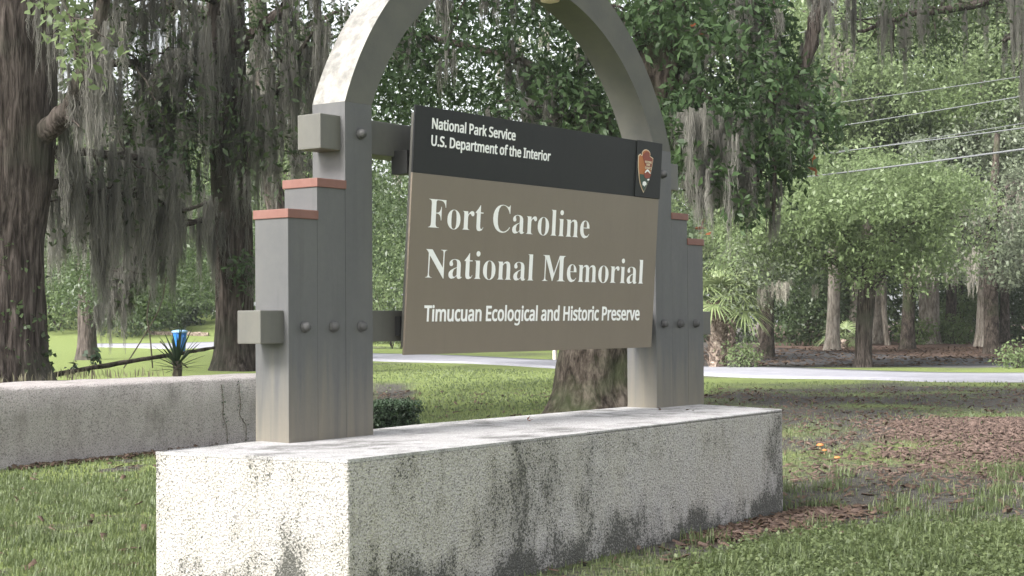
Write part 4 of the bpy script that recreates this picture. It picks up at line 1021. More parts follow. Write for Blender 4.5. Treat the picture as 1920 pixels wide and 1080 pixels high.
# ------------------------------------------------------------------ oak overhanging from the right edge
t9 = Tree('oak_tree', 'dark oak overhanging the top right corner with trailing moss', gnd(2130, 31), 29)
P = t9.trunk([t9.base, at(2125, 400, 31), at(2110, 100, 31), at(2090, -200, 31)], [0.4, 0.36, 0.34, 0.3], 'dark_bark', 20, 0.2)
for pth in ([at(2110, 60, 31), at(1950, -20, 30), at(1820, 10, 29.4), at(1700, 30, 29), at(1610, 60, 28.6)], [at(2105, 0, 31), at(1960, -80, 30.4), at(1820, -60, 30), at(1660, -30, 29.6)], [at(2110, 120, 31), at(2000, 60, 30), at(1930, 50, 29.4), at(1880, 80, 29)]):
    lp, le = t9.limb(pth, 0.13, 0.03, subs=11, sublen=0.9); t9.leaves(le, 26, 0.30, 0.105); t9.moss(lp[4:], 10, (0.7, 1.8), (0.6, 1.1)); t9.moss(le, 6, (0.5, 1.3), (0.6, 1.0))
t9.leaves(region(t9.rng, [(1620, -20), (1850, -20), (1830, 70), (1770, 110), (1690, 90), (1630, 30)], 50, 28, 31), 30, 0.28, 0.105)
t9.leaves(region(t9.rng, [(1850, -20), (1930, -20), (1930, 40), (1880, 60)], 12, 28, 31), 26, 0.26, 0.105)
t9.moss([at(1903, -20, 28.5), at(1910, -10, 28.5), at(1898, -20, 28.6)], 7, (1.6, 2.1), (0.5, 0.8))
t9.moss([at(1655, 20, 28.5), at(1600, -20, 28.7), at(1605, 10, 28.7), at(1590, -20, 28.6)], 8, (1.0, 1.7), (0.5, 0.8))
t9.done()

# ------------------------------------------------------------------ small tree across the path, its neighbour, and the wood behind
t6 = Tree('shade_tree', 'small round-crowned tree with dark trunk beside the pale path', gnd(1618, 49), 26)
P = t6.trunk([t6.base, at(1620, 620, 49), at(1626, 540, 49), at(1628, 440, 49), at(1632, 330, 49)], [0.24, 0.25, 0.27, 0.2, 0.08], 'dark_bark', 22, 0.12, 0.12, 0.3, 0.3)
for k in range(8):
    a = k * 0.8; R = 3.0 + 0.5 * math.sin(3 * k); s0 = at(1627, 560 - 12 * k, 49)
    t6.limb([s0, s0 + np.array([math.cos(a) * R * 0.5, math.sin(a) * R * 0.5, 0.9]), s0 + np.array([math.cos(a) * R, math.sin(a) * R, 1.2])], 0.09, 0.02, subs=5, sublen=1.0)
cc = at(1600, 415, 49)
t6.leaves(lobes(t6.rng, cc, (5.0, 4.4, 2.0), 64, 20, 0.30), 32, 0.22, 0.13, 'fresh_leaf', aspect=0.55)
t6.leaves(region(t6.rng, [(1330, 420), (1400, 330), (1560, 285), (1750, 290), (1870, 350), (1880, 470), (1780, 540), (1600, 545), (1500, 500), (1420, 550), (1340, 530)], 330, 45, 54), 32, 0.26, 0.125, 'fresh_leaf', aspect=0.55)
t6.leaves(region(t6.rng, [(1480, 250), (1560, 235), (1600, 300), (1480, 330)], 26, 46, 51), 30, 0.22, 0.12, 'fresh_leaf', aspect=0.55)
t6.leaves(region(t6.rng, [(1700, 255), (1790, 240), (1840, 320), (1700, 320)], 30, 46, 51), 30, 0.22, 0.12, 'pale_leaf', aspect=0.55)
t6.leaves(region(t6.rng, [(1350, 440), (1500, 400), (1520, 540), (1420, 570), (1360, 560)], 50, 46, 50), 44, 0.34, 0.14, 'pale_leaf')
t6.moss(region(t6.rng, [(1400, 520), (1560, 520), (1560, 540), (1400, 550)], 16, 46, 50), 20, (0.4, 0.9), (0.6, 1.2), MOSS_FAR)
t6.done()

t7 = Tree('shade_tree', 'grey-green mossy tree at the right edge beyond the driveway', gnd(1860, 62), 27)
P = t7.trunk([t7.base, at(1859, 600, 62), at(1858, 530, 62), at(1862, 400, 62), at(1870, 250, 62)], [0.30, 0.29, 0.28, 0.22, 0.1], 'oak_bark', 22, 0.14, 0.14, 0.3, 0.4)
for k in range(8):
    a = k * 0.8; R = 4.2; s0 = at(1860, 520 - 22 * k, 62)
    lp, le = t7.limb([s0, s0 + np.array([math.cos(a) * R * 0.5, math.sin(a) * R * 0.5, 0.9]), s0 + np.array([math.cos(a) * R, math.sin(a) * R, 0.9])], 0.10, 0.02, subs=5, sublen=1.2)
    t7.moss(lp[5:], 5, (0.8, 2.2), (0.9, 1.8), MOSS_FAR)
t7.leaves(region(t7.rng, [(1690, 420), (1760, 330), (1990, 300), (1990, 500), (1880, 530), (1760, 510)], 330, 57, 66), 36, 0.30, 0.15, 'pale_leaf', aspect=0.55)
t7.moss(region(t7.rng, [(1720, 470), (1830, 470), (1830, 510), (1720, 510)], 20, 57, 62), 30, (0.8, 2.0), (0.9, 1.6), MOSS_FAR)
t7.done()

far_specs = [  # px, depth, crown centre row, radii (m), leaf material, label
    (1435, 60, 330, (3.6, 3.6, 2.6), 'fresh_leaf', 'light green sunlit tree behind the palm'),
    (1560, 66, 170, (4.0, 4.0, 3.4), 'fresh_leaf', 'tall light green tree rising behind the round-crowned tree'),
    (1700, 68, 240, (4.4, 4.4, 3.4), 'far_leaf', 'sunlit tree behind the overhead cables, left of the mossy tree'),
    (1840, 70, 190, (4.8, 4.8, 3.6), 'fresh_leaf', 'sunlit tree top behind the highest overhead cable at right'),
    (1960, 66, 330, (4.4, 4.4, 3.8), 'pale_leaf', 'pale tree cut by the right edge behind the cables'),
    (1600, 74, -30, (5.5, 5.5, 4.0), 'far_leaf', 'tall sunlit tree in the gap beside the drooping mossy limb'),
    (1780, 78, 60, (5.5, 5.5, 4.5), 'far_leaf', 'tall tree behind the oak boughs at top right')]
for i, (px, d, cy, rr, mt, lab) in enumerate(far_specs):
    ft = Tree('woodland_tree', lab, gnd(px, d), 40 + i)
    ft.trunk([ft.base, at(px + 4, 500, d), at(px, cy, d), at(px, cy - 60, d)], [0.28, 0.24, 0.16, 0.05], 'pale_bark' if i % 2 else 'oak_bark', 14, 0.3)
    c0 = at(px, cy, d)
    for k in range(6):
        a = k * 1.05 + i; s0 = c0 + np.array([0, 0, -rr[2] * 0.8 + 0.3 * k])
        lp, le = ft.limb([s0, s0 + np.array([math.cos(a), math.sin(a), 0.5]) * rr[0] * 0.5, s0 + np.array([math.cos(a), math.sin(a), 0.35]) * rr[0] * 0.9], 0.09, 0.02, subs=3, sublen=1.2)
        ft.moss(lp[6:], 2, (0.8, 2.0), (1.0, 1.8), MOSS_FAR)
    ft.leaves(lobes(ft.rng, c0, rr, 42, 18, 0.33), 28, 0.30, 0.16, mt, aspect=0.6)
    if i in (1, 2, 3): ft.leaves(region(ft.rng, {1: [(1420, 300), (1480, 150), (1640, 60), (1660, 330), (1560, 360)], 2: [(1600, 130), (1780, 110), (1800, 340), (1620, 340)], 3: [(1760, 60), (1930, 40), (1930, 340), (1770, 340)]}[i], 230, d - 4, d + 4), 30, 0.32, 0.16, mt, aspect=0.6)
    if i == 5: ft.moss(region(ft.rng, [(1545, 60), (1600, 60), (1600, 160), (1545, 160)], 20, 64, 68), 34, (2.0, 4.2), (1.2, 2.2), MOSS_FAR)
    ft.done()

trunks = [(1592, 76, 0.34, 'oak_bark', 'brown trunk left of the thick pale trunk behind the round-crowned tree'),
          (1648, 78, 0.42, 'pale_bark', 'thick pale brown trunk just right of the round-crowned tree'),
          (1664, 74, 0.13, 'pale_bark', 'thin white trunk leaning beside the thick pale brown trunk'),
          (1742, 76, 0.52, 'pale_bark', 'broad grey trunk standing alone in the wood behind the driveway'),
          (1884, 78, 0.24, 'oak_bark', 'slender trunk behind the mossy tree at right'),
          (1800, 84, 0.2, 'dark_bark', 'dim slender trunk in the shade right of the broad grey trunk'),
          (1545, 86, 0.22, 'dark_bark', 'dim slender trunk in the shade left of the round-crowned tree'),
          (1480, 88, 0.26, 'dark_bark', 'dim trunk in the dark wood right of the palm')]
for i, (px, d, r, mt, lab) in enumerate(trunks):
    ft = Tree('woodland_tree', lab, gnd(px, d), 60 + i)
    dx = -10 if i == 2 else 0
    ft.trunk([ft.base, at(px + dx * 0.6, 590, d), at(px + dx, 480, d), at(px + dx, 300, d)], [r, r * 0.93, r * 0.85, r * 0.6], mt, 18, 0.2, 0.1, 0.25, 0.5)
    c0 = at(px, 300, d)
    ft.leaves(ellipsoid(ft.rng, c0 + np.array([0, 0, 1.0]), (3.4, 3.4, 2.6), 60, 0.4), 42, 0.6, 0.24, 'far_leaf')
    ft.done()
# ------------------------------------------------------------------ cabbage palms
def fan_frond(rng, base, direc, plen, blade, parts_leaf, parts_stem, n=26):
    """Costapalmate frond: drooping stalk and a fan of split segments."""
    direc = unit(np.asarray(direc, float)); side = unit(np.cross(direc, [0, 0, 1.0])); upv = np.cross(side, direc)
    t = np.linspace(0, 1, 7)[:, None]
    st = base + direc * plen * t - np.array([0, 0, 0.28 * plen]) * t ** 2
    V, F = tube(st, np.linspace(0.022, 0.010, 7), 5); parts_stem.append((V, F))
    hub = st[-1]; fd = unit(st[-1] - st[-2]); s2 = unit(np.cross(fd, [0, 0, 1.0])); u2 = np.cross(s2, fd)
    for k in range(n):
        a = (k / (n - 1) - 0.5) * 3.9
        d = unit(fd * math.cos(a) + s2 * math.sin(a) + u2 * rng.normal(0.10, 0.08)); L = blade * (0.72 + 0.28 * math.cos(a * 0.6)) * rng.uniform(0.9, 1.08)
        w = blade * 0.030
        tt = np.array([0, 0.45, 0.8, 1.0])[:, None]
        p = hub + d * L * tt - np.array([0, 0, 0.42 * L]) * tt ** 2.6
        wd = np.array([0.5, 1.0, 0.6, 0.08])[:, None] * w
        sd = unit(np.cross(d, u2 + rng.normal(0, 0.2, 3)))
        V = np.stack([p + sd * wd, p - sd * wd], 1).reshape(-1, 3)
        F = np.array([[0, 1, 3, 2], [2, 3, 5, 4], [4, 5, 7, 6]])
        v = np.full(8, np.clip(0.5 + 0.3 * rng.normal(), 0, 1))
        parts_leaf.append((V, F, v))

def palm(label, base, h, r, nf, blade, seed, rot=0.0):
    rng = np.random.default_rng(seed); base = np.asarray(base, float)
    e = empty('cabbage_palm', tuple(base)); tag(e, label, 'palm', None)
    n = max(6, int(h / 0.10)); path = np.stack([np.linspace(0, 0.1, n), np.linspace(0, -0.05, n), np.linspace(-0.05, h, n)], -1)
    V, F = tube(path, r * 0.72, 16, 0.05, rng); link('trunk', mesh_np('trunk', V, F, 4, None, True), M['palm_bark'], e)
    # criss-cross boots: each an upturned, split leaf base
    m = MB(); m.poly([(-0.075, 0, 0), (0.075, 0, 0), (0.05, -0.10, 0.16), (-0.05, -0.10, 0.16)])
    m.poly([(-0.05, -0.10, 0.16), (0.05, -0.10, 0.16), (0.03, -0.20, 0.26), (0.012, -0.20, 0.24)]); m.poly([(-0.05, -0.10, 0.16), (-0.012, -0.20, 0.24), (-0.03, -0.20, 0.26)])
    m.poly([(-0.06, 0.04, 0.02), (0.06, 0.04, 0.02), (0.04, -0.07, 0.17), (-0.04, -0.07, 0.17)])
    bme = m.mesh('boot'); bme.materials.append(M['palm_bark'])
    z = 0.05; k = 0
    while z < h - 0.05:
        for j in range(5):
            a = j * 2 * math.pi / 5 + k * 0.63
            o = bpy.data.objects.new('leaf_base', bme); COL.objects.link(o); o.parent = e
            o.location = (math.cos(a) * r * 0.66, math.sin(a) * r * 0.66, z + rng.normal(0, 0.02)); o.rotation_euler = (rng.normal(0, 0.1), 0, a + math.pi / 2); sc = r / 0.36 * rng.uniform(0.85, 1.15); o.scale = (sc, sc, sc)
        z += 0.15; k += 1
    top = np.array([0.1, -0.05, h])
    for k in range(nf):
        a = rot + k * 2.399; el = 1.25 - 1.35 * (k / nf)
        d = np.array([math.cos(a) * math.cos(el), math.sin(a) * math.cos(el), math.sin(el)])
        pl, ps = [], []
        fan_frond(rng, top + d * 0.1, d, blade * rng.uniform(0.75, 1.0), blade, pl, ps)
        V, F, v = cat_cloud(pl); fo = link('frond', mesh_np('frond', V, F, 4, {'v': v}), M['palm_leaf'], e)
        V, F = merge(ps); v = np.full(len(V), 0.5); link('stalk', mesh_np('stalk', V, F, 4, {'v': v}), M['palm_leaf'], fo)
palm('cabbage palm with rough booted trunk just right of the right post', gnd(1344, 48), 1.95, 0.36, 22, 1.0, 5, 0.4)
palm('taller cabbage palm with fronds rising behind the booted palm', gnd(1366, 56), 3.6, 0.30, 18, 1.0, 6, 1.1)
palm('small cabbage palm with drooping fronds at the foot of the brown trunk', gnd(1580, 70), 0.35, 0.25, 9, 0.75, 7, 0.2)

# ------------------------------------------------------------------ shrubs and the far wood
def shrub(label, px, d, rr, n, per, size, mat, seed, name='shrub', cat='shrub', z=0.0, group=None):
    g = gnd(px, d); T = Tree(name, label, g, seed, cat, group)
    r = T.rng
    for k in range(5):
        a = r.uniform(0, 6.28); T.limb([g, g + np.array([math.cos(a) * rr[0] * 0.4, math.sin(a) * rr[1] * 0.4, rr[2] * 0.8]), g + np.array([math.cos(a) * rr[0] * 0.7, math.sin(a) * rr[1] * 0.7, rr[2] * 1.4])], 0.03, 0.01, subs=2, sublen=0.5, name='stem', seg=5)
    C = ellipsoid(r, g + np.array([0, 0, rr[2] * 0.95 + z]), rr, n, 0.4); C = C[C[:, 2] > g[2] + 0.05]
    T.leaves(C, per, 0.22 + 0.1 * rr[0] / 2, size, mat, 'foliage', aspect=0.55)
    return T.done()
shrub('bright leafy shrub across the path between the left post and the panel', 735, 74, (2.6, 2.0, 2.6), 150, 34, 0.15, 'fresh_leaf', 80)
shrub('low green shrub across the path beneath the left half of the panel', 890, 72, (3.0, 1.6, 0.9), 110, 30, 0.14, 'far_leaf', 81)
shrub('low green shrub across the path left of the white stake', 1010, 70, (2.0, 1.5, 1.0), 90, 30, 0.14, 'far_leaf', 82)
shrub('weedy green shrub at the foot of the booted palm', 1388, 47, (0.40, 0.4, 0.32), 28, 20, 0.11, 'fresh_leaf', 83)
shrub('small weed at the path edge between the palm and the round-crowned tree', 1408, 46.6, (0.22, 0.22, 0.22), 10, 16, 0.09, 'fresh_leaf', 84)
shrub('feathery dark shrub in the shade right of the booted palm', 1530, 74, (2.6, 2.0, 1.9), 140, 36, 0.18, 'oak_leaf', 85)
shrub('low shrub at the foot of the broad grey trunk', 1715, 74, (1.0, 0.8, 0.5), 40, 26, 0.15, 'far_leaf', 86)
shrub('low shrub right of the broad grey trunk', 1788, 76, (1.2, 0.9, 0.6), 44, 26, 0.15, 'far_leaf', 87)
shrub('undergrowth shrub in the shade left of the mossy tree', 1810, 82, (2.2, 1.5, 1.5), 100, 30, 0.18, 'far_leaf', 88)
shrub('undergrowth shrub at the right edge beyond the driveway', 1925, 80, (2.4, 1.5, 1.6), 100, 30, 0.18, 'oak_leaf', 89)
shrub('grassy green weed clump at the right edge of the path', 1905, 46, (0.6, 0.5, 0.25), 40, 20, 0.10, 'fresh_leaf', 90)
shrub('rounded bright shrub beside the big left trunk at the far lawn edge', 110, 86, (3.0, 2.4, 2.4), 140, 34, 0.2, 'far_leaf', 91)
shrub('dark shrub on the far lawn edge behind the hanging moss', 255, 84, (3.0, 2.2, 1.7), 140, 34, 0.2, 'oak_leaf', 92)
shrub('clipped green shrub on the far bank behind the blue bin', 360, 96, (2.6, 1.6, 0.9), 110, 34, 0.2, 'fresh_leaf', 93)
shrub('long low shrub below the far bank behind the blue bin', 320, 88, (2.4, 1.4, 1.0), 110, 34, 0.2, 'oak_leaf', 94)

def wood():
    rng = np.random.default_rng(99); C = []
    for k in range(4200):
        d = rng.uniform(92, 125); px = rng.uniform(-250, 2150)
        z = rng.uniform(0, 1) ** 0.8
        # tree-top line: open towards the sky on the left and inside the arch, closed on the right
        topz = (9.0 + 5.0 * float(vnoise(px * 0.006, 0, 1.0, 2))) if px < 1250 else (24 + 6 * float(vnoise(px * 0.006, 0, 1.0, 2)))
        p = at(px, 605, d); C.append((p[0], p[1], gz(p[0], p[1]) + z * topz))
    C = np.array(C)
    V, F, v = leaf_cloud(C, 26, (1.1, 1.1, 0.8), 0.42, rng, 0.65)
    tag(link('distant_wood', mesh_np('distant_wood', V, F, 4, {'v': v}), M['far_leaf']), 'distant green wood closing the view behind everything', 'wood', None, 'stuff')
wood()
def understory():
    rng = np.random.default_rng(98); C = []
    for k in range(900):
        d = rng.uniform(84, 92); px = rng.uniform(1290, 2000); p = at(px, 605, d); C.append((p[0], p[1], gz(p[0], p[1]) + rng.uniform(0, 1) ** 0.9 * 7.5))
    for k in range(800):      # the closed roof of leaves that keeps it dark
        d = rng.uniform(68, 84); px = rng.uniform(1290, 2050); p = at(px, 605, d); C.append((p[0], p[1], gz(p[0], p[1]) + rng.uniform(5.2, 10.5)))
    for k in range(900):
        d = rng.uniform(86, 93); px = rng.uniform(-150, 1290); p = at(px, 605, d); C.append((p[0], p[1], gz(p[0], p[1]) + 0.6 + rng.uniform(0, 1) * 8.0))
    V, F, v = leaf_cloud(np.array(C), 30, (0.7, 0.7, 0.6), 0.28, rng, 0.55)
    tag(link('dark_understory', mesh_np('dark_understory', V, F, 4, {'v': v}), M['oak_leaf']), 'dark tangled undergrowth in the shade behind the driveway', 'undergrowth', None, 'stuff')
understory()
lt = Tree('oak_tree', 'dark trunk on the far lawn right of the big left trunk', gnd(163, 62), 70)
lt.trunk([lt.base, at(162, 560, 62), at(158, 420, 62), at(165, 200, 62)], [0.36, 0.32, 0.3, 0.2], 'dark_bark', 18, 0.2)
for k in range(6):
    a = k * 1.05; s0 = at(160, 400 - 30 * k, 62)
    lp, le = lt.limb([s0, s0 + np.array([math.cos(a), math.sin(a), 0.4]) * 2.4, s0 + np.array([math.cos(a), math.sin(a), 0.1]) * 5.0], 0.12, 0.03, subs=6, sublen=1.4); lt.moss(lp[5:], 7, (1.2, 3.0), (1.2, 2.2), MOSS_FAR); lt.leaves(le, 40, 0.5, 0.17)
lt.leaves(region(lt.rng, [(90, 330), (480, 330), (470, 520), (390, 560), (300, 540), (200, 560), (90, 500)], 420, 44, 60), 40, 0.5, 0.15, 'oak_leaf')
lt.leaves(region(lt.rng, [(90, 420), (150, 380), (300, 400), (400, 400), (480, 420), (470, 540), (420, 560), (390, 520), (340, 540), (300, 600), (230, 560), (150, 590), (100, 560)], 130, 40, 50), 40, 0.36, 0.13, 'oak_leaf')
lt.done()
lt = Tree('oak_tree', 'pale slim trunk on the far bank right of the blue bin', gnd(337, 104), 71)
lt.trunk([lt.base, at(336, 540, 104), at(338, 420, 104)], [0.35, 0.3, 0.2], 'pale_bark', 14, 0.3)
lt.leaves(region(lt.rng, [(300, 340), (480, 340), (480, 500), (300, 510)], 60, 98, 110), 40, 0.8, 0.26, 'far_leaf'); lt.moss(region(lt.rng, [(300, 420), (400, 420), (400, 480), (300, 480)], 10, 98, 106), 16, (2, 4), (2, 3), MOSS_FAR)
lt.done()
lt = Tree('oak_tree', 'dense leafy tree seen between the left post and the panel', gnd(640, 48), 72)
lt.trunk([lt.base, at(650, 500, 48), at(690, 300, 48)], [0.25, 0.22, 0.15], 'dark_bark', 16, 0.2)
lt.leaves(region(lt.rng, [(660, 250), (900, 250), (900, 540), (760, 520), (690, 520)], 260, 44, 52), 36, 0.40, 0.13, 'oak_leaf')
lt.done()

for i, (px, d, poly, lab) in enumerate(((1112, 52, [(680, -20), (1200, -20), (1200, 330), (680, 330)], 'leafy tree filling the view through the arch behind the big tree'), (560, 58, [(90, 200), (250, 160), (400, 190), (480, 60), (620, 60), (620, 420), (90, 420)], 'leafy tree behind the hanging moss left of the sign'))):
    lt = Tree('oak_tree', lab, gnd(px, d), 73 + i)
    lt.trunk([lt.base, at(px, 450, d), at(px + 20, 200, d)], [0.3, 0.26, 0.18], 'dark_bark', 16, 0.2)
    for k in range(6):
        a = k * 1.05; s0 = at(px + 5, 420 - 40 * k, d); lt.limb([s0, s0 + np.array([math.cos(a), math.sin(a), 0.5]) * 2, s0 + np.array([math.cos(a), math.sin(a), 0.4]) * 4], 0.1, 0.03, subs=5, sublen=1.4)
    lt.leaves(region(lt.rng, poly, 360 if i else 420, d - 5, d + 6), 40, 0.5, 0.16, 'far_leaf' if i else 'oak_leaf')
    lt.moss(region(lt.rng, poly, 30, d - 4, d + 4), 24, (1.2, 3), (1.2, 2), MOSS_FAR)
    lt.done()
# stone edging on the far bank
def edging():
    g = gnd(335, 84); e = MB(); rng = np.random.default_rng(4)
    root = empty('stone_edging', tuple(g)); tag(root, 'tan stone edging on the far bank behind the blue bin', 'edging')
    me = MB(); me.box(-0.2, 0.2, -0.15, 0.15, -0.3, 0.16); ms = me.mesh('stone', bevel=0.04); ms.materials.append(M['palm_bark'])
    for i in range(16):
        p = at(285 + i * 6.6, 605, 84 - 0.05 * i); o = bpy.data.objects.new('stone', ms); COL.objects.link(o); o.parent = root
        o.location = (p[0] - g[0], p[1] - g[1], gz(p[0], p[1]) - g[2]); o.rotation_euler = (0, 0, -0.9 + rng.normal(0, 0.1)); o.scale = (1, 1, rng.uniform(0.8, 1.2))
edging()

# ------------------------------------------------------------------ blue bin
def bin_():
    g = gnd(337, 70); e = empty('blue_bin', tuple(g)); tag(e, 'blue plastic bin standing on the far sunlit lawn', 'bin')
    m = MB(); h = 0.98; m.lathe([(0.22, 0), (0.235, 0.02), (0.27, 0.4), (0.30, 0.78), (0.315, 0.84)], (0, 0, 0), 'z', 24); b_ = m.build('body', M['bin_blue'], e, smooth=True)
    m = MB(); m.lathe([(0.345, 0.835), (0.352, 0.85), (0.352, 0.90), (0.33, 0.93), (0.16, 0.965), (0.05, 0.97)], (0, 0, 0), 'z', 24); m.build('lid', M['bin_lid'], e, smooth=True)
    for s_ in (-1, 1):
        m = MB(); m.box(-0.05, 0.05, 0.30 * s_ - 0.03, 0.30 * s_ + 0.03, 0.66, 0.72); m.build('handle', M['bin_blue'], e, bevel=0.01)
bin_()

# ------------------------------------------------------------------ white stake
def stake():
    g = gnd(1040, 58.5); e = empty('marker_stake', tuple(g)); tag(e, 'short white stake across the path below the panel', 'stake')
    m = MB(); m.box(-0.06, 0.06, -0.06, 0.06, -0.1, 0.62); m.build('shaft', M['stake_white'], e, bevel=0.01)
    m = MB(); m.v = [(-0.065, -0.065, 0.62), (0.065, -0.065, 0.62), (0.065, 0.065, 0.62), (-0.065, 0.065, 0.62), (0, 0, 0.68)]; m.f = [(0, 1, 4), (1, 2, 4), (2, 3, 4), (3, 0, 4), (3, 2, 1, 0)]; m.build('point', M['stake_white'], e)
stake()

# ------------------------------------------------------------------ overhead cables
def cable(label, a, b_, r, sag):
    a = np.asarray(a); b_ = np.asarray(b_); t = np.linspace(-0.35, 1.35, 60)[:, None]
    P = a + (b_ - a) * t; P[:, 2] -= sag * 4 * (t[:, 0] + 0.35) * (1.35 - t[:, 0]) / 2.9 - sag
    V, F = tube(P, r, 6); c = P[0].copy()
    o = link('overhead_cable', mesh_np('overhead_cable', V - c, F, 4, None, True), M['cable'], None, tuple(c)); tag(o, label, 'cable', 'cables crossing the trees at right')
cable('highest overhead cable crossing the trees at right', at(1535, 198, 50), at(1920, 144, 40), 0.011, 0.05)
cable('second overhead cable from the top at right', at(1555, 240, 50), at(1920, 181, 40), 0.014, 0.05)
cable('third overhead cable from the top at right', at(1505, 293, 50), at(1920, 241, 40), 0.016, 0.05)
cable('thin overhead cable running close beneath the third', at(1505, 297, 50.4), at(1920, 232, 40.4), 0.009, 0.05)
cable('lowest and thickest overhead cable at right', at(1495, 335, 50), at(1920, 281, 40), 0.026, 0.06)
cable('faint short overhead cable at the top beside the drooping limb', at(1460, 70, 56), at(1600, 40, 50), 0.016, 0.02)

# ------------------------------------------------------------------ plants on the raised bed
def yucca():
    g = bedpt(332, 21.2); rng = np.random.default_rng(8); e = empty('yucca_plant', tuple(g)); tag(e, 'spiky dark yucca standing on the bed behind the low wall', 'yucca')
    V, F = tube(np.array([[0, 0, -0.05], [0.01, 0, 0.1], [0, 0.01, 0.2]]), 0.06, 8); link('stem', mesh_np('stem', V, F, 4), M['vine_stem'], e)
    for k in range(46):
        a = k * 2.399; el = 1.45 - 1.5 * (k / 46) ** 1.1; d = np.array([math.cos(a) * math.cos(el), math.sin(a) * math.cos(el), math.sin(el)]); L = rng.uniform(0.38, 0.58)
        s_ = unit(np.cross(d, [0.1, 0.2, 1])); w = 0.018
        tt = np.array([0, 0.4, 0.8, 1.0])[:, None]; p = np.array([0, 0, 0.08 + 0.12 * (1 - k / 46)]) + d * L * tt - np.array([0, 0, 0.05]) * tt ** 2; ww = np.array([0.7, 1, 0.5, 0.05])[:, None] * w
        V = np.stack([p + s_ * ww, p - s_ * ww], 1).reshape(-1, 3); F = np.array([[0, 1, 3, 2], [2, 3, 5, 4], [4, 5, 7, 6]])
        link('blade', mesh_np('blade', V, F, 4, {'v': np.full(8, rng.uniform(0, 1))}), M['yucca_leaf'], e)
yucca()
def sapling(label, px, d, h, seed, nl=14):
    g = bedpt(px, d); rng = np.random.default_rng(seed); e = empty('sapling', tuple(g)); tag(e, label, 'sapling')
    V, F = tube(smooth_path([[0, 0, -0.05], [0.02, 0, h * 0.5], [0.06, 0.02, h]], 8), np.linspace(0.010, 0.004, 8), 5); link('stem', mesh_np('stem', V, F, 4), M['vine_stem'], e)
    C = np.array([[0.04 * t + rng.normal(0, 0.07), rng.normal(0, 0.07), h * t] for t in rng.uniform(0.35, 1.0, nl)])
    V, F, v = leaf_cloud(C, 2, 0.03, 0.10, rng, 0.5); link('leaves', mesh_np('leaves', V, F, 4, {'v': v}), M['yucca_leaf'], e)['kind'] = 'stuff'
sapling('shorter dark leafy sapling on the bed beside the big left trunk', 135, 20.6, 0.22, 1, 10)
sapling('taller dark leafy sapling on the bed right of the shorter one', 172, 20.8, 0.36, 2, 14)
# leaning dead branch
P = smooth_path([bedpt(92, 20.2) + [0, 0, 0.05], at(240, 678, 21.0), at(330, 664, 21.6), at(402, 652, 22.2)], 30)
rng = np.random.default_rng(5); V, F = tube(P, np.linspace(0.034, 0.022, 30), 8, 0.10, rng); c = P[0].copy()
tag(link('fallen_branch', mesh_np('fallen_branch', V - c, F, 4, None, True), M['oak_bark'], None, tuple(c)), 'long mossy fallen branch leaning along the bed behind the low wall', 'branch')
for lab, pts in (('thin bare vine rising from the branch towards the hanging moss', [(232, 690), (270, 630), (300, 575), (312, 520)]), ('thin bare vine crossing behind the yucca', [(300, 640), (330, 670), (352, 690)]), ('thin bare stem left of the yucca', [(286, 690), (282, 640), (276, 590), (285, 540)])):
    P = smooth_path([at(x, y, 21.3) for x, y in pts], 20); V, F = tube(P, 0.009, 5, 0.15, rng); c = P[0].copy()
    tag(link('bare_vine', mesh_np('bare_vine', V - c, F, 4), M['vine_stem'], None, tuple(c)), lab, 'vine')

# vine on the low wall
def wall_vine(label, px0, seed):
    rng = np.random.default_rng(seed); q = px0
    # find the point on the wall's front face in that column
    def onwall(px, z):
        lo = wall_pt(0)[1]; d0 = FW + RX * (px - 960) / FPX; t = (lo - CAM[1]) / d0[1]; p = CAM + d0 * t; return np.array([p[0], lo - 0.012, z])
    pts = [onwall(px0 + rng.normal(0, 2) + k * 2.2, 0.74 - k * 0.12) for k in range(7)]
    P = smooth_path(pts, 24); c = P[0].copy(); e = empty('wall_vine', tuple(c)); tag(e, label, 'vine')
    V, F = tube(P, 0.0035, 5, 0.2, rng); link('stem', mesh_np('stem', V - c, F, 4), M['vine_stem'], e)
    V, F, v = leaf_cloud(P[::2] - c, 3, 0.02, 0.022, rng, 0.7); V[:, 1] = np.minimum(V[:, 1], 0.008); link('leaves', mesh_np('leaves', V, F, 4, {'v': v}), M['yucca_leaf'], e)['kind'] = 'stuff'
wall_vine('dark creeping vine on the low wall farther from the left post', 412, 1)
wall_vine('dark creeping vine on the low wall next to the left post', 446, 2)

# small dark hedge right of the left post
def hedge():
    p0 = wall_pt(1.9, -0.43); p1 = wall_pt(3.02, -0.43); rng = np.random.default_rng(12); h = 0.46; w = 0.7
    e = empty('clipped_hedge', (p0[0], p0[1], 0)); tag(e, 'small dark clipped hedge seen between the left post and the big tree', 'hedge')
    L = p1[0] - p0[0]; C = np.stack([rng.uniform(0.03, L - 0.03, 1700), rng.uniform(0.03, w - 0.03, 1700), rng.uniform(0.02, h - 0.03, 1700)], -1)
    V, F, v = leaf_cloud(C, 14, 0.022, 0.034, rng, 0.5); link('foliage', mesh_np('foliage', V, F, 4, {'v': v}), M['yucca_leaf'], e)
    for k in range(8):
        x = L * (k + 0.5) / 8; V, F = tube(np.array([[x, w / 2, -0.05], [x + 0.02, w / 2, h * 0.8]]), 0.02, 5); link('stem', mesh_np('stem', V, F, 4), M['vine_stem'], e)
hedge()

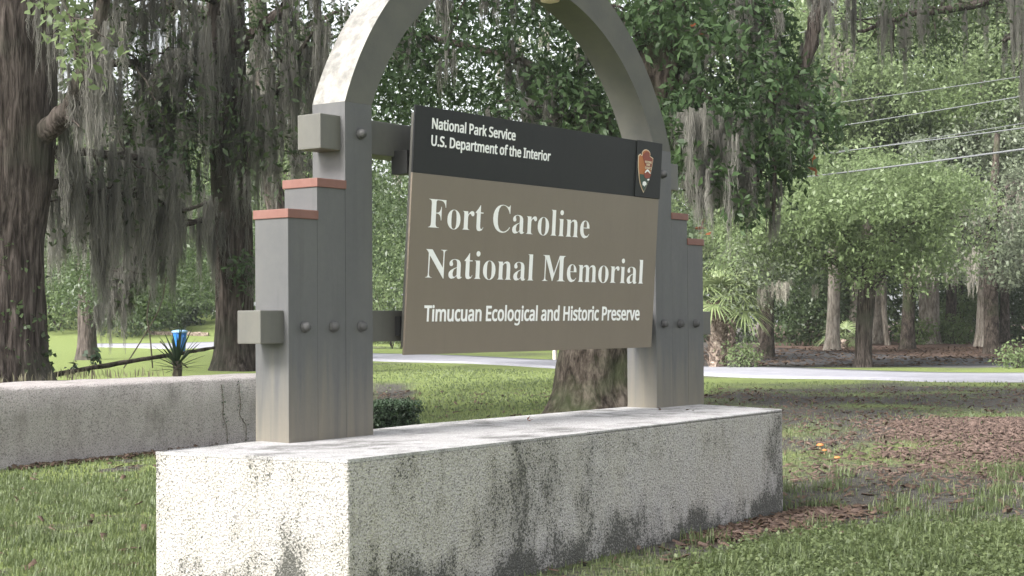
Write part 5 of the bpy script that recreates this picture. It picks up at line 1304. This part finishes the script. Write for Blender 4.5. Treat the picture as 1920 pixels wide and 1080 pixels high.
# ------------------------------------------------------------------ ground cover
PLR = [(-0.52, -0.03), (3.26, 0.10), (3.60, 1.06), (1.17, 1.07), (-0.05, 1.04), (-0.66, 0.95)]
WY = wall_pt(0)[1]
def free(x, y):
    k = ~in_poly(x / S, y / S, PLR)
    k &= ~((y > WY - 0.02) & (y < WY + 6) & (x < wall_pt(1.3)[0]))
    return k
def scatter(rng, n, d0, d1, q0=-0.37, q1=0.37):
    d = np.sqrt(rng.uniform(d0 * d0, d1 * d1, n)); l = d * rng.uniform(q0, q1, n)
    x = CAM[0] + l * RH[0] + d * FH[0]; y = CAM[1] + l * RH[1] + d * FH[1]
    return x, y, l, d
def blades(rng, x, y, h, w, name, mat, label, two=True):
    n = len(x); z = ground_z(x, y) - 0.005
    a = rng.uniform(0, 6.28, n); lean = rng.uniform(0.15, 0.8, n); hh = h * rng.uniform(0.5, 1.35, n)
    dx, dy = np.cos(a), np.sin(a); sx, sy = -dy, dx; b0 = np.stack([x, y, z], -1); s_ = np.stack([sx, sy, 0 * sx], -1); dr = np.stack([dx, dy, 0 * dx], -1); up = np.array([0, 0, 1.0])
    ww = (w * rng.uniform(0.6, 1.3, n))[:, None]; hh = hh[:, None]; lean = lean[:, None]
    m1 = b0 + up * hh * 0.6 + dr * lean * hh * 0.28; tip = b0 + up * hh * (1.0 - 0.22 * lean) + dr * lean * hh * 0.85
    V = np.stack([b0 + s_ * ww, b0 - s_ * ww, m1 - s_ * ww * 0.75, m1 + s_ * ww * 0.75, tip - s_ * ww * 0.1, tip + s_ * ww * 0.1], 1).reshape(-1, 3)
    k = (np.arange(n) * 6)[:, None]; F = np.concatenate([k + np.array([[0, 1, 2, 3]]), k + np.array([[3, 2, 4, 5]])], 0)
    patch = 0.55 * vnoise(x, y, 1.1, 5) + 0.45 * vnoise(x, y, 4.5, 6); v = np.clip(-0.15 + 1.25 * patch + rng.normal(0, 0.2, n), 0, 1)
    o = link(name, mesh_np(name, V, F, 4, {'v': np.repeat(v, 6)}), M[mat]); tag(o, label, 'grass', None, 'stuff'); return o
rng = np.random.default_rng(77)
x, y, l, d = scatter(rng, 150000, 8.2, 14.5); k = free(x, y) & (rng.uniform(0, 1, len(x)) < turf_density(x, y) ** 1.6 * (1 - 0.9 * mulch_density(x, y))); blades(rng, x[k], y[k], 0.048, 0.0038, 'near_grass', 'grass_blade', 'short green lawn grass in the foreground')
x, y, l, d = scatter(rng, 150000, 14.5, 25); k = free(x, y) & (rng.uniform(0, 1, len(x)) < turf_density(x, y) ** 1.8 * 0.85 * (1 - 0.9 * mulch_density(x, y))); blades(rng, x[k], y[k], 0.045, 0.006, 'middle_grass', 'grass_blade', 'patchy lawn grass beyond the plinth')
x, y, l, d = scatter(rng, 120000, 25, 56); q = l / d; k = free(x, y) & (d < 36.5 + np.maximum(0, 0.12 - q) * 95) & ~((q < -0.11) & (d > 26)) & (rng.uniform(0, 1, len(x)) < turf_density(x, y) ** 1.8 * 0.9); blades(rng, x[k], y[k], 0.05, 0.011, 'far_grass', 'grass_blade', 'lawn grass running back to the path')
# weedy tufts
T = []
tx, ty, _, _ = scatter(rng, 70, 8.6, 15, 0.02, 0.36); kk = free(tx, ty); tx, ty = tx[kk], ty[kk]
x = np.repeat(tx, 60) + rng.normal(0, 0.07, len(tx) * 60); y = np.repeat(ty, 60) + rng.normal(0, 0.07, len(tx) * 60); k = free(x, y)
blades(rng, x[k], y[k], 0.11, 0.0045, 'weed_tufts', 'grass_blade', 'taller green weed tufts along the plinth and in the near lawn')
# clover-like leaves in the near lawn
x, y, l, d = scatter(rng, 12000, 8.4, 11.2, 0.10, 0.37); k = free(x, y) & (rng.uniform(0, 1, len(x)) < turf_density(x, y) ** 2); C = np.stack([x[k], y[k], ground_z(x[k], y[k]) + 0.035], -1)
V, F, v = leaf_cloud(C, 3, 0.012, 0.024, rng, 0.8, 1.2, 0.0); tag(link('clover', mesh_np('clover', V, F, 4, {'v': v}), M['grass_blade']), 'small clover leaves in the near right lawn', 'clover', None, 'stuff')
# thatch: dead straw-coloured blades lying through the turf
x, y, l, d = scatter(rng, 45000, 8.3, 20); k = free(x, y) & (rng.uniform(0, 1, len(x)) < 0.25 + 0.6 * (vnoise(x, y, 2.2, 9) > 0.52)); blades(rng, x[k], y[k], 0.03, 0.0035, 'thatch', 'dry_grass', 'dead straw-coloured blades through the lawn')
# longer pale clumps in the near turf
tx, ty, _, _ = scatter(rng, 420, 8.3, 15, -0.37, 0.37); kk = free(tx, ty) & (turf_density(tx, ty) > 0.5); tx, ty = tx[kk], ty[kk]
x = np.repeat(tx, 45) + rng.normal(0, 0.06, len(tx) * 45); y = np.repeat(ty, 45) + rng.normal(0, 0.06, len(tx) * 45); k = free(x, y)
blades(rng, x[k], y[k], 0.085, 0.004, 'grass_clumps', 'grass_blade', 'longer grass clumps standing out of the near lawn')
# dry grass on the bed
x = rng.uniform(wall_pt(-9)[0], wall_pt(0.6)[0], 1400); y = WY + rng.uniform(1.3, 3.6, 1400)
o = blades(rng, x, y, 0.11, 0.005, 'dry_bed_grass', 'dry_grass', 'thin dry grass on the bed behind the low wall'); me = o.data
co = np.zeros(len(me.vertices) * 3, np.float32); me.vertices.foreach_get('co', co); co[2::3] += ZB; me.vertices.foreach_set('co', co); me.update()
# wood chips and leaf litter
def chips(name, mat, x, y, size, asp, label, cat, thick=0.35):
    n = len(x); z = ground_z(x, y); L = size * rng.uniform(0.5, 1.5, n)[:, None]; a = rng.uniform(0, 6.28, n); tl = rng.normal(0, 0.28, n)
    d = np.stack([np.cos(a) * np.cos(tl), np.sin(a) * np.cos(tl), np.sin(tl)], -1); s_ = np.stack([-np.sin(a), np.cos(a), rng.normal(0, 0.25, n)], -1); c = np.stack([x, y, z + 0.008 + rng.uniform(0, 0.025, n)], -1)
    w = L * asp; nn = np.cross(d, s_) * w * thick
    V = np.stack([c - d * L / 2 - s_ * w / 2, c - d * L / 2 + s_ * w / 2, c + d * L / 2 + s_ * w / 2 * 0.7, c + d * L / 2 - s_ * w / 2 * 0.7], 1); V = np.concatenate([V + nn[:, None], V - nn[:, None]], 1).reshape(-1, 3)
    k = (np.arange(n) * 8)[:, None]; F = np.concatenate([k + np.array([q]) for q in ((0, 1, 2, 3), (0, 4, 5, 1), (1, 5, 6, 2), (2, 6, 7, 3), (3, 7, 4, 0))], 0)
    v = np.repeat(np.clip(rng.beta(1.6, 2.2, n), 0, 1), 8)
    tag(link(name, mesh_np(name, V, F, 4, {'v': v}), M[mat]), label, cat, None, 'stuff')
x, y, l, d = scatter(rng, 60000, 9.5, 26, 0.05, 0.37); m_ = mulch_density(x, y); k = free(x, y) & (rng.uniform(0, 1, len(x)) < m_ ** 2.2); chips('wood_chips', 'wood_chip', x[k], y[k], 0.07, 0.2, 'reddish brown wood chip mulch heaped on the ground at right', 'mulch')
x, y, l, d = scatter(rng, 34000, 8.5, 34, -0.37, 0.37); k = free(x, y) & (rng.uniform(0, 1, len(x)) < 0.07 + 0.65 * np.clip(0.62 - turf_density(x, y), 0, 1)); chips('leaf_litter', 'litter', x[k], y[k], 0.07, 0.45, 'brown fallen leaves strewn over the bare soil', 'leaf litter', 0.04)
x, y, l, d = scatter(rng, 9000, 37, 70, 0.06, 0.37); k = rng.uniform(0, 1, len(x)) < 0.6; k &= ~((d > 36) & (d < 50) & (l / d < 0.5) & (d < 37.5 + 14)); chips('far_litter', 'litter', x[k], y[k], 0.16, 0.45, 'brown fallen leaves on the ground around the driveway', 'leaf litter', 0.04)
bx = rng.uniform(2.0, 3.7, 900) * S; by = (0.0335 * bx / S + 0.02 - np.abs(rng.normal(0, 0.2, 900))) * S - 0.02; k = free(bx, by); chips('plinth_litter', 'litter', bx[k], by[k], 0.07, 0.45, 'reddish fallen leaves gathered along the foot of the plinth', 'leaf litter', 0.04)
wx = rng.uniform(wall_pt(-3)[0], wall_pt(0.8)[0], 500); wy = WY - np.abs(rng.normal(0, 0.10, 500)) - 0.02; chips('wall_litter', 'litter', wx, wy, 0.07, 0.45, 'brown fallen leaves along the foot of the low wall', 'leaf litter', 0.04)

# ------------------------------------------------------------------ mushrooms and the leaf on the plinth
def mushroom(label, px, py, r):
    g = gpx(px, py); e = empty('mushroom', tuple(g)); tag(e, label, 'mushroom')
    m = MB(); m.lathe([(r * 0.28, -0.01), (r * 0.22, r * 0.8), (r * 0.26, r * 1.5)], (0, 0, 0), 'z', 10); m.build('stem', M['mushroom_stem'], e, smooth=True)
    m = MB(); m.lathe([(r * 0.25, r * 1.35), (r * 0.95, r * 1.40), (r, r * 1.5), (r * 0.8, r * 1.8), (r * 0.4, r * 2.0), (r * 0.05, r * 2.04)], (0, 0, 0), 'z', 14); m.build('cap', M['mushroom_cap'], e, smooth=True)
mushroom('larger orange mushroom in the grass right of the plinth', 1538, 846, 0.042)
mushroom('orange mushroom right in front of the larger one', 1546, 852, 0.028)
mushroom('orange mushroom nearest the wood chips', 1570, 868, 0.034)
def plinth_leaf(label, x, y, mat, size, seed):
    rng = np.random.default_rng(seed); V, F, v = leaf_cloud([[0, 0, 0.012]], 3, 0.02, size, rng, 0.55, 2.0, 0); V[:, 2] = np.abs(V[:, 2]) * 0.6 + 0.004
    o = link('fallen_leaf', mesh_np('fallen_leaf', V, F, 4, {'v': v}), M[mat], None, (x, y, HB * S)); tag(o, label, 'leaf')
def ptop(px, py):
    d0 = FW + RX * (px - 960) / FPX - UP * (py - 540) / FPX; t = (HB * S - CAM[2]) / d0[2]; return CAM + d0 * t
for lab, px, py, mt, sz in (('orange fallen leaf lying in the middle of the plinth top', 990, 791, 'dead_leaf', 0.05), ('small dark fallen leaf on the plinth by the right post', 1237, 771, 'litter', 0.04), ('small dark fallen leaf on the plinth right of the right post', 1298, 771, 'litter', 0.035)):
    p = ptop(px, py); plinth_leaf(lab, p[0], p[1], mt, sz, px)
# ------------------------------------------------------------------ haze: humid air round the whole place
def haze():
    m = bpy.data.materials.new('haze_air'); m.use_nodes = True; t = m.node_tree; t.nodes.clear()
    out = t.nodes.new('ShaderNodeOutputMaterial'); v = t.nodes.new('ShaderNodeVolumePrincipled')
    v.inputs['Color'].default_value = (0.86, 0.90, 0.90, 1); v.inputs['Density'].default_value = 0.00045; v.inputs['Anisotropy'].default_value = 0.2
    t.links.new(v.outputs[0], out.inputs['Volume'])
    mb = MB(); mb.box(-180, 1000, -180, 1000, -1.5, 40)
    o = mb.build('haze', m); tag(o, kind='stuff'); o['label'] = 'thin humid haze filling the air of the park'
haze()

# repeats of a kind share a group
GROUPS = {'oak_tree': 'moss-hung trees around the sign', 'woodland_tree': 'trees of the wood beyond the driveway', 'shade_tree': 'small trees beside the path and driveway',
          'cabbage_palm': 'cabbage palms right of the sign', 'shrub': 'shrubs across the path and along the wood edge', 'mushroom': 'orange mushrooms right of the plinth',
          'sapling': 'saplings on the bed behind the low wall', 'bare_vine': 'bare vines on the bed behind the low wall', 'wall_vine': 'vines creeping on the low wall', 'fallen_leaf': 'fallen leaves on the plinth top'}
for o in list(bpy.data.objects):
    if o.parent is None and 'group' not in o.keys():
        g_ = GROUPS.get(o.name.split('.')[0])
        if g_: o['group'] = g_
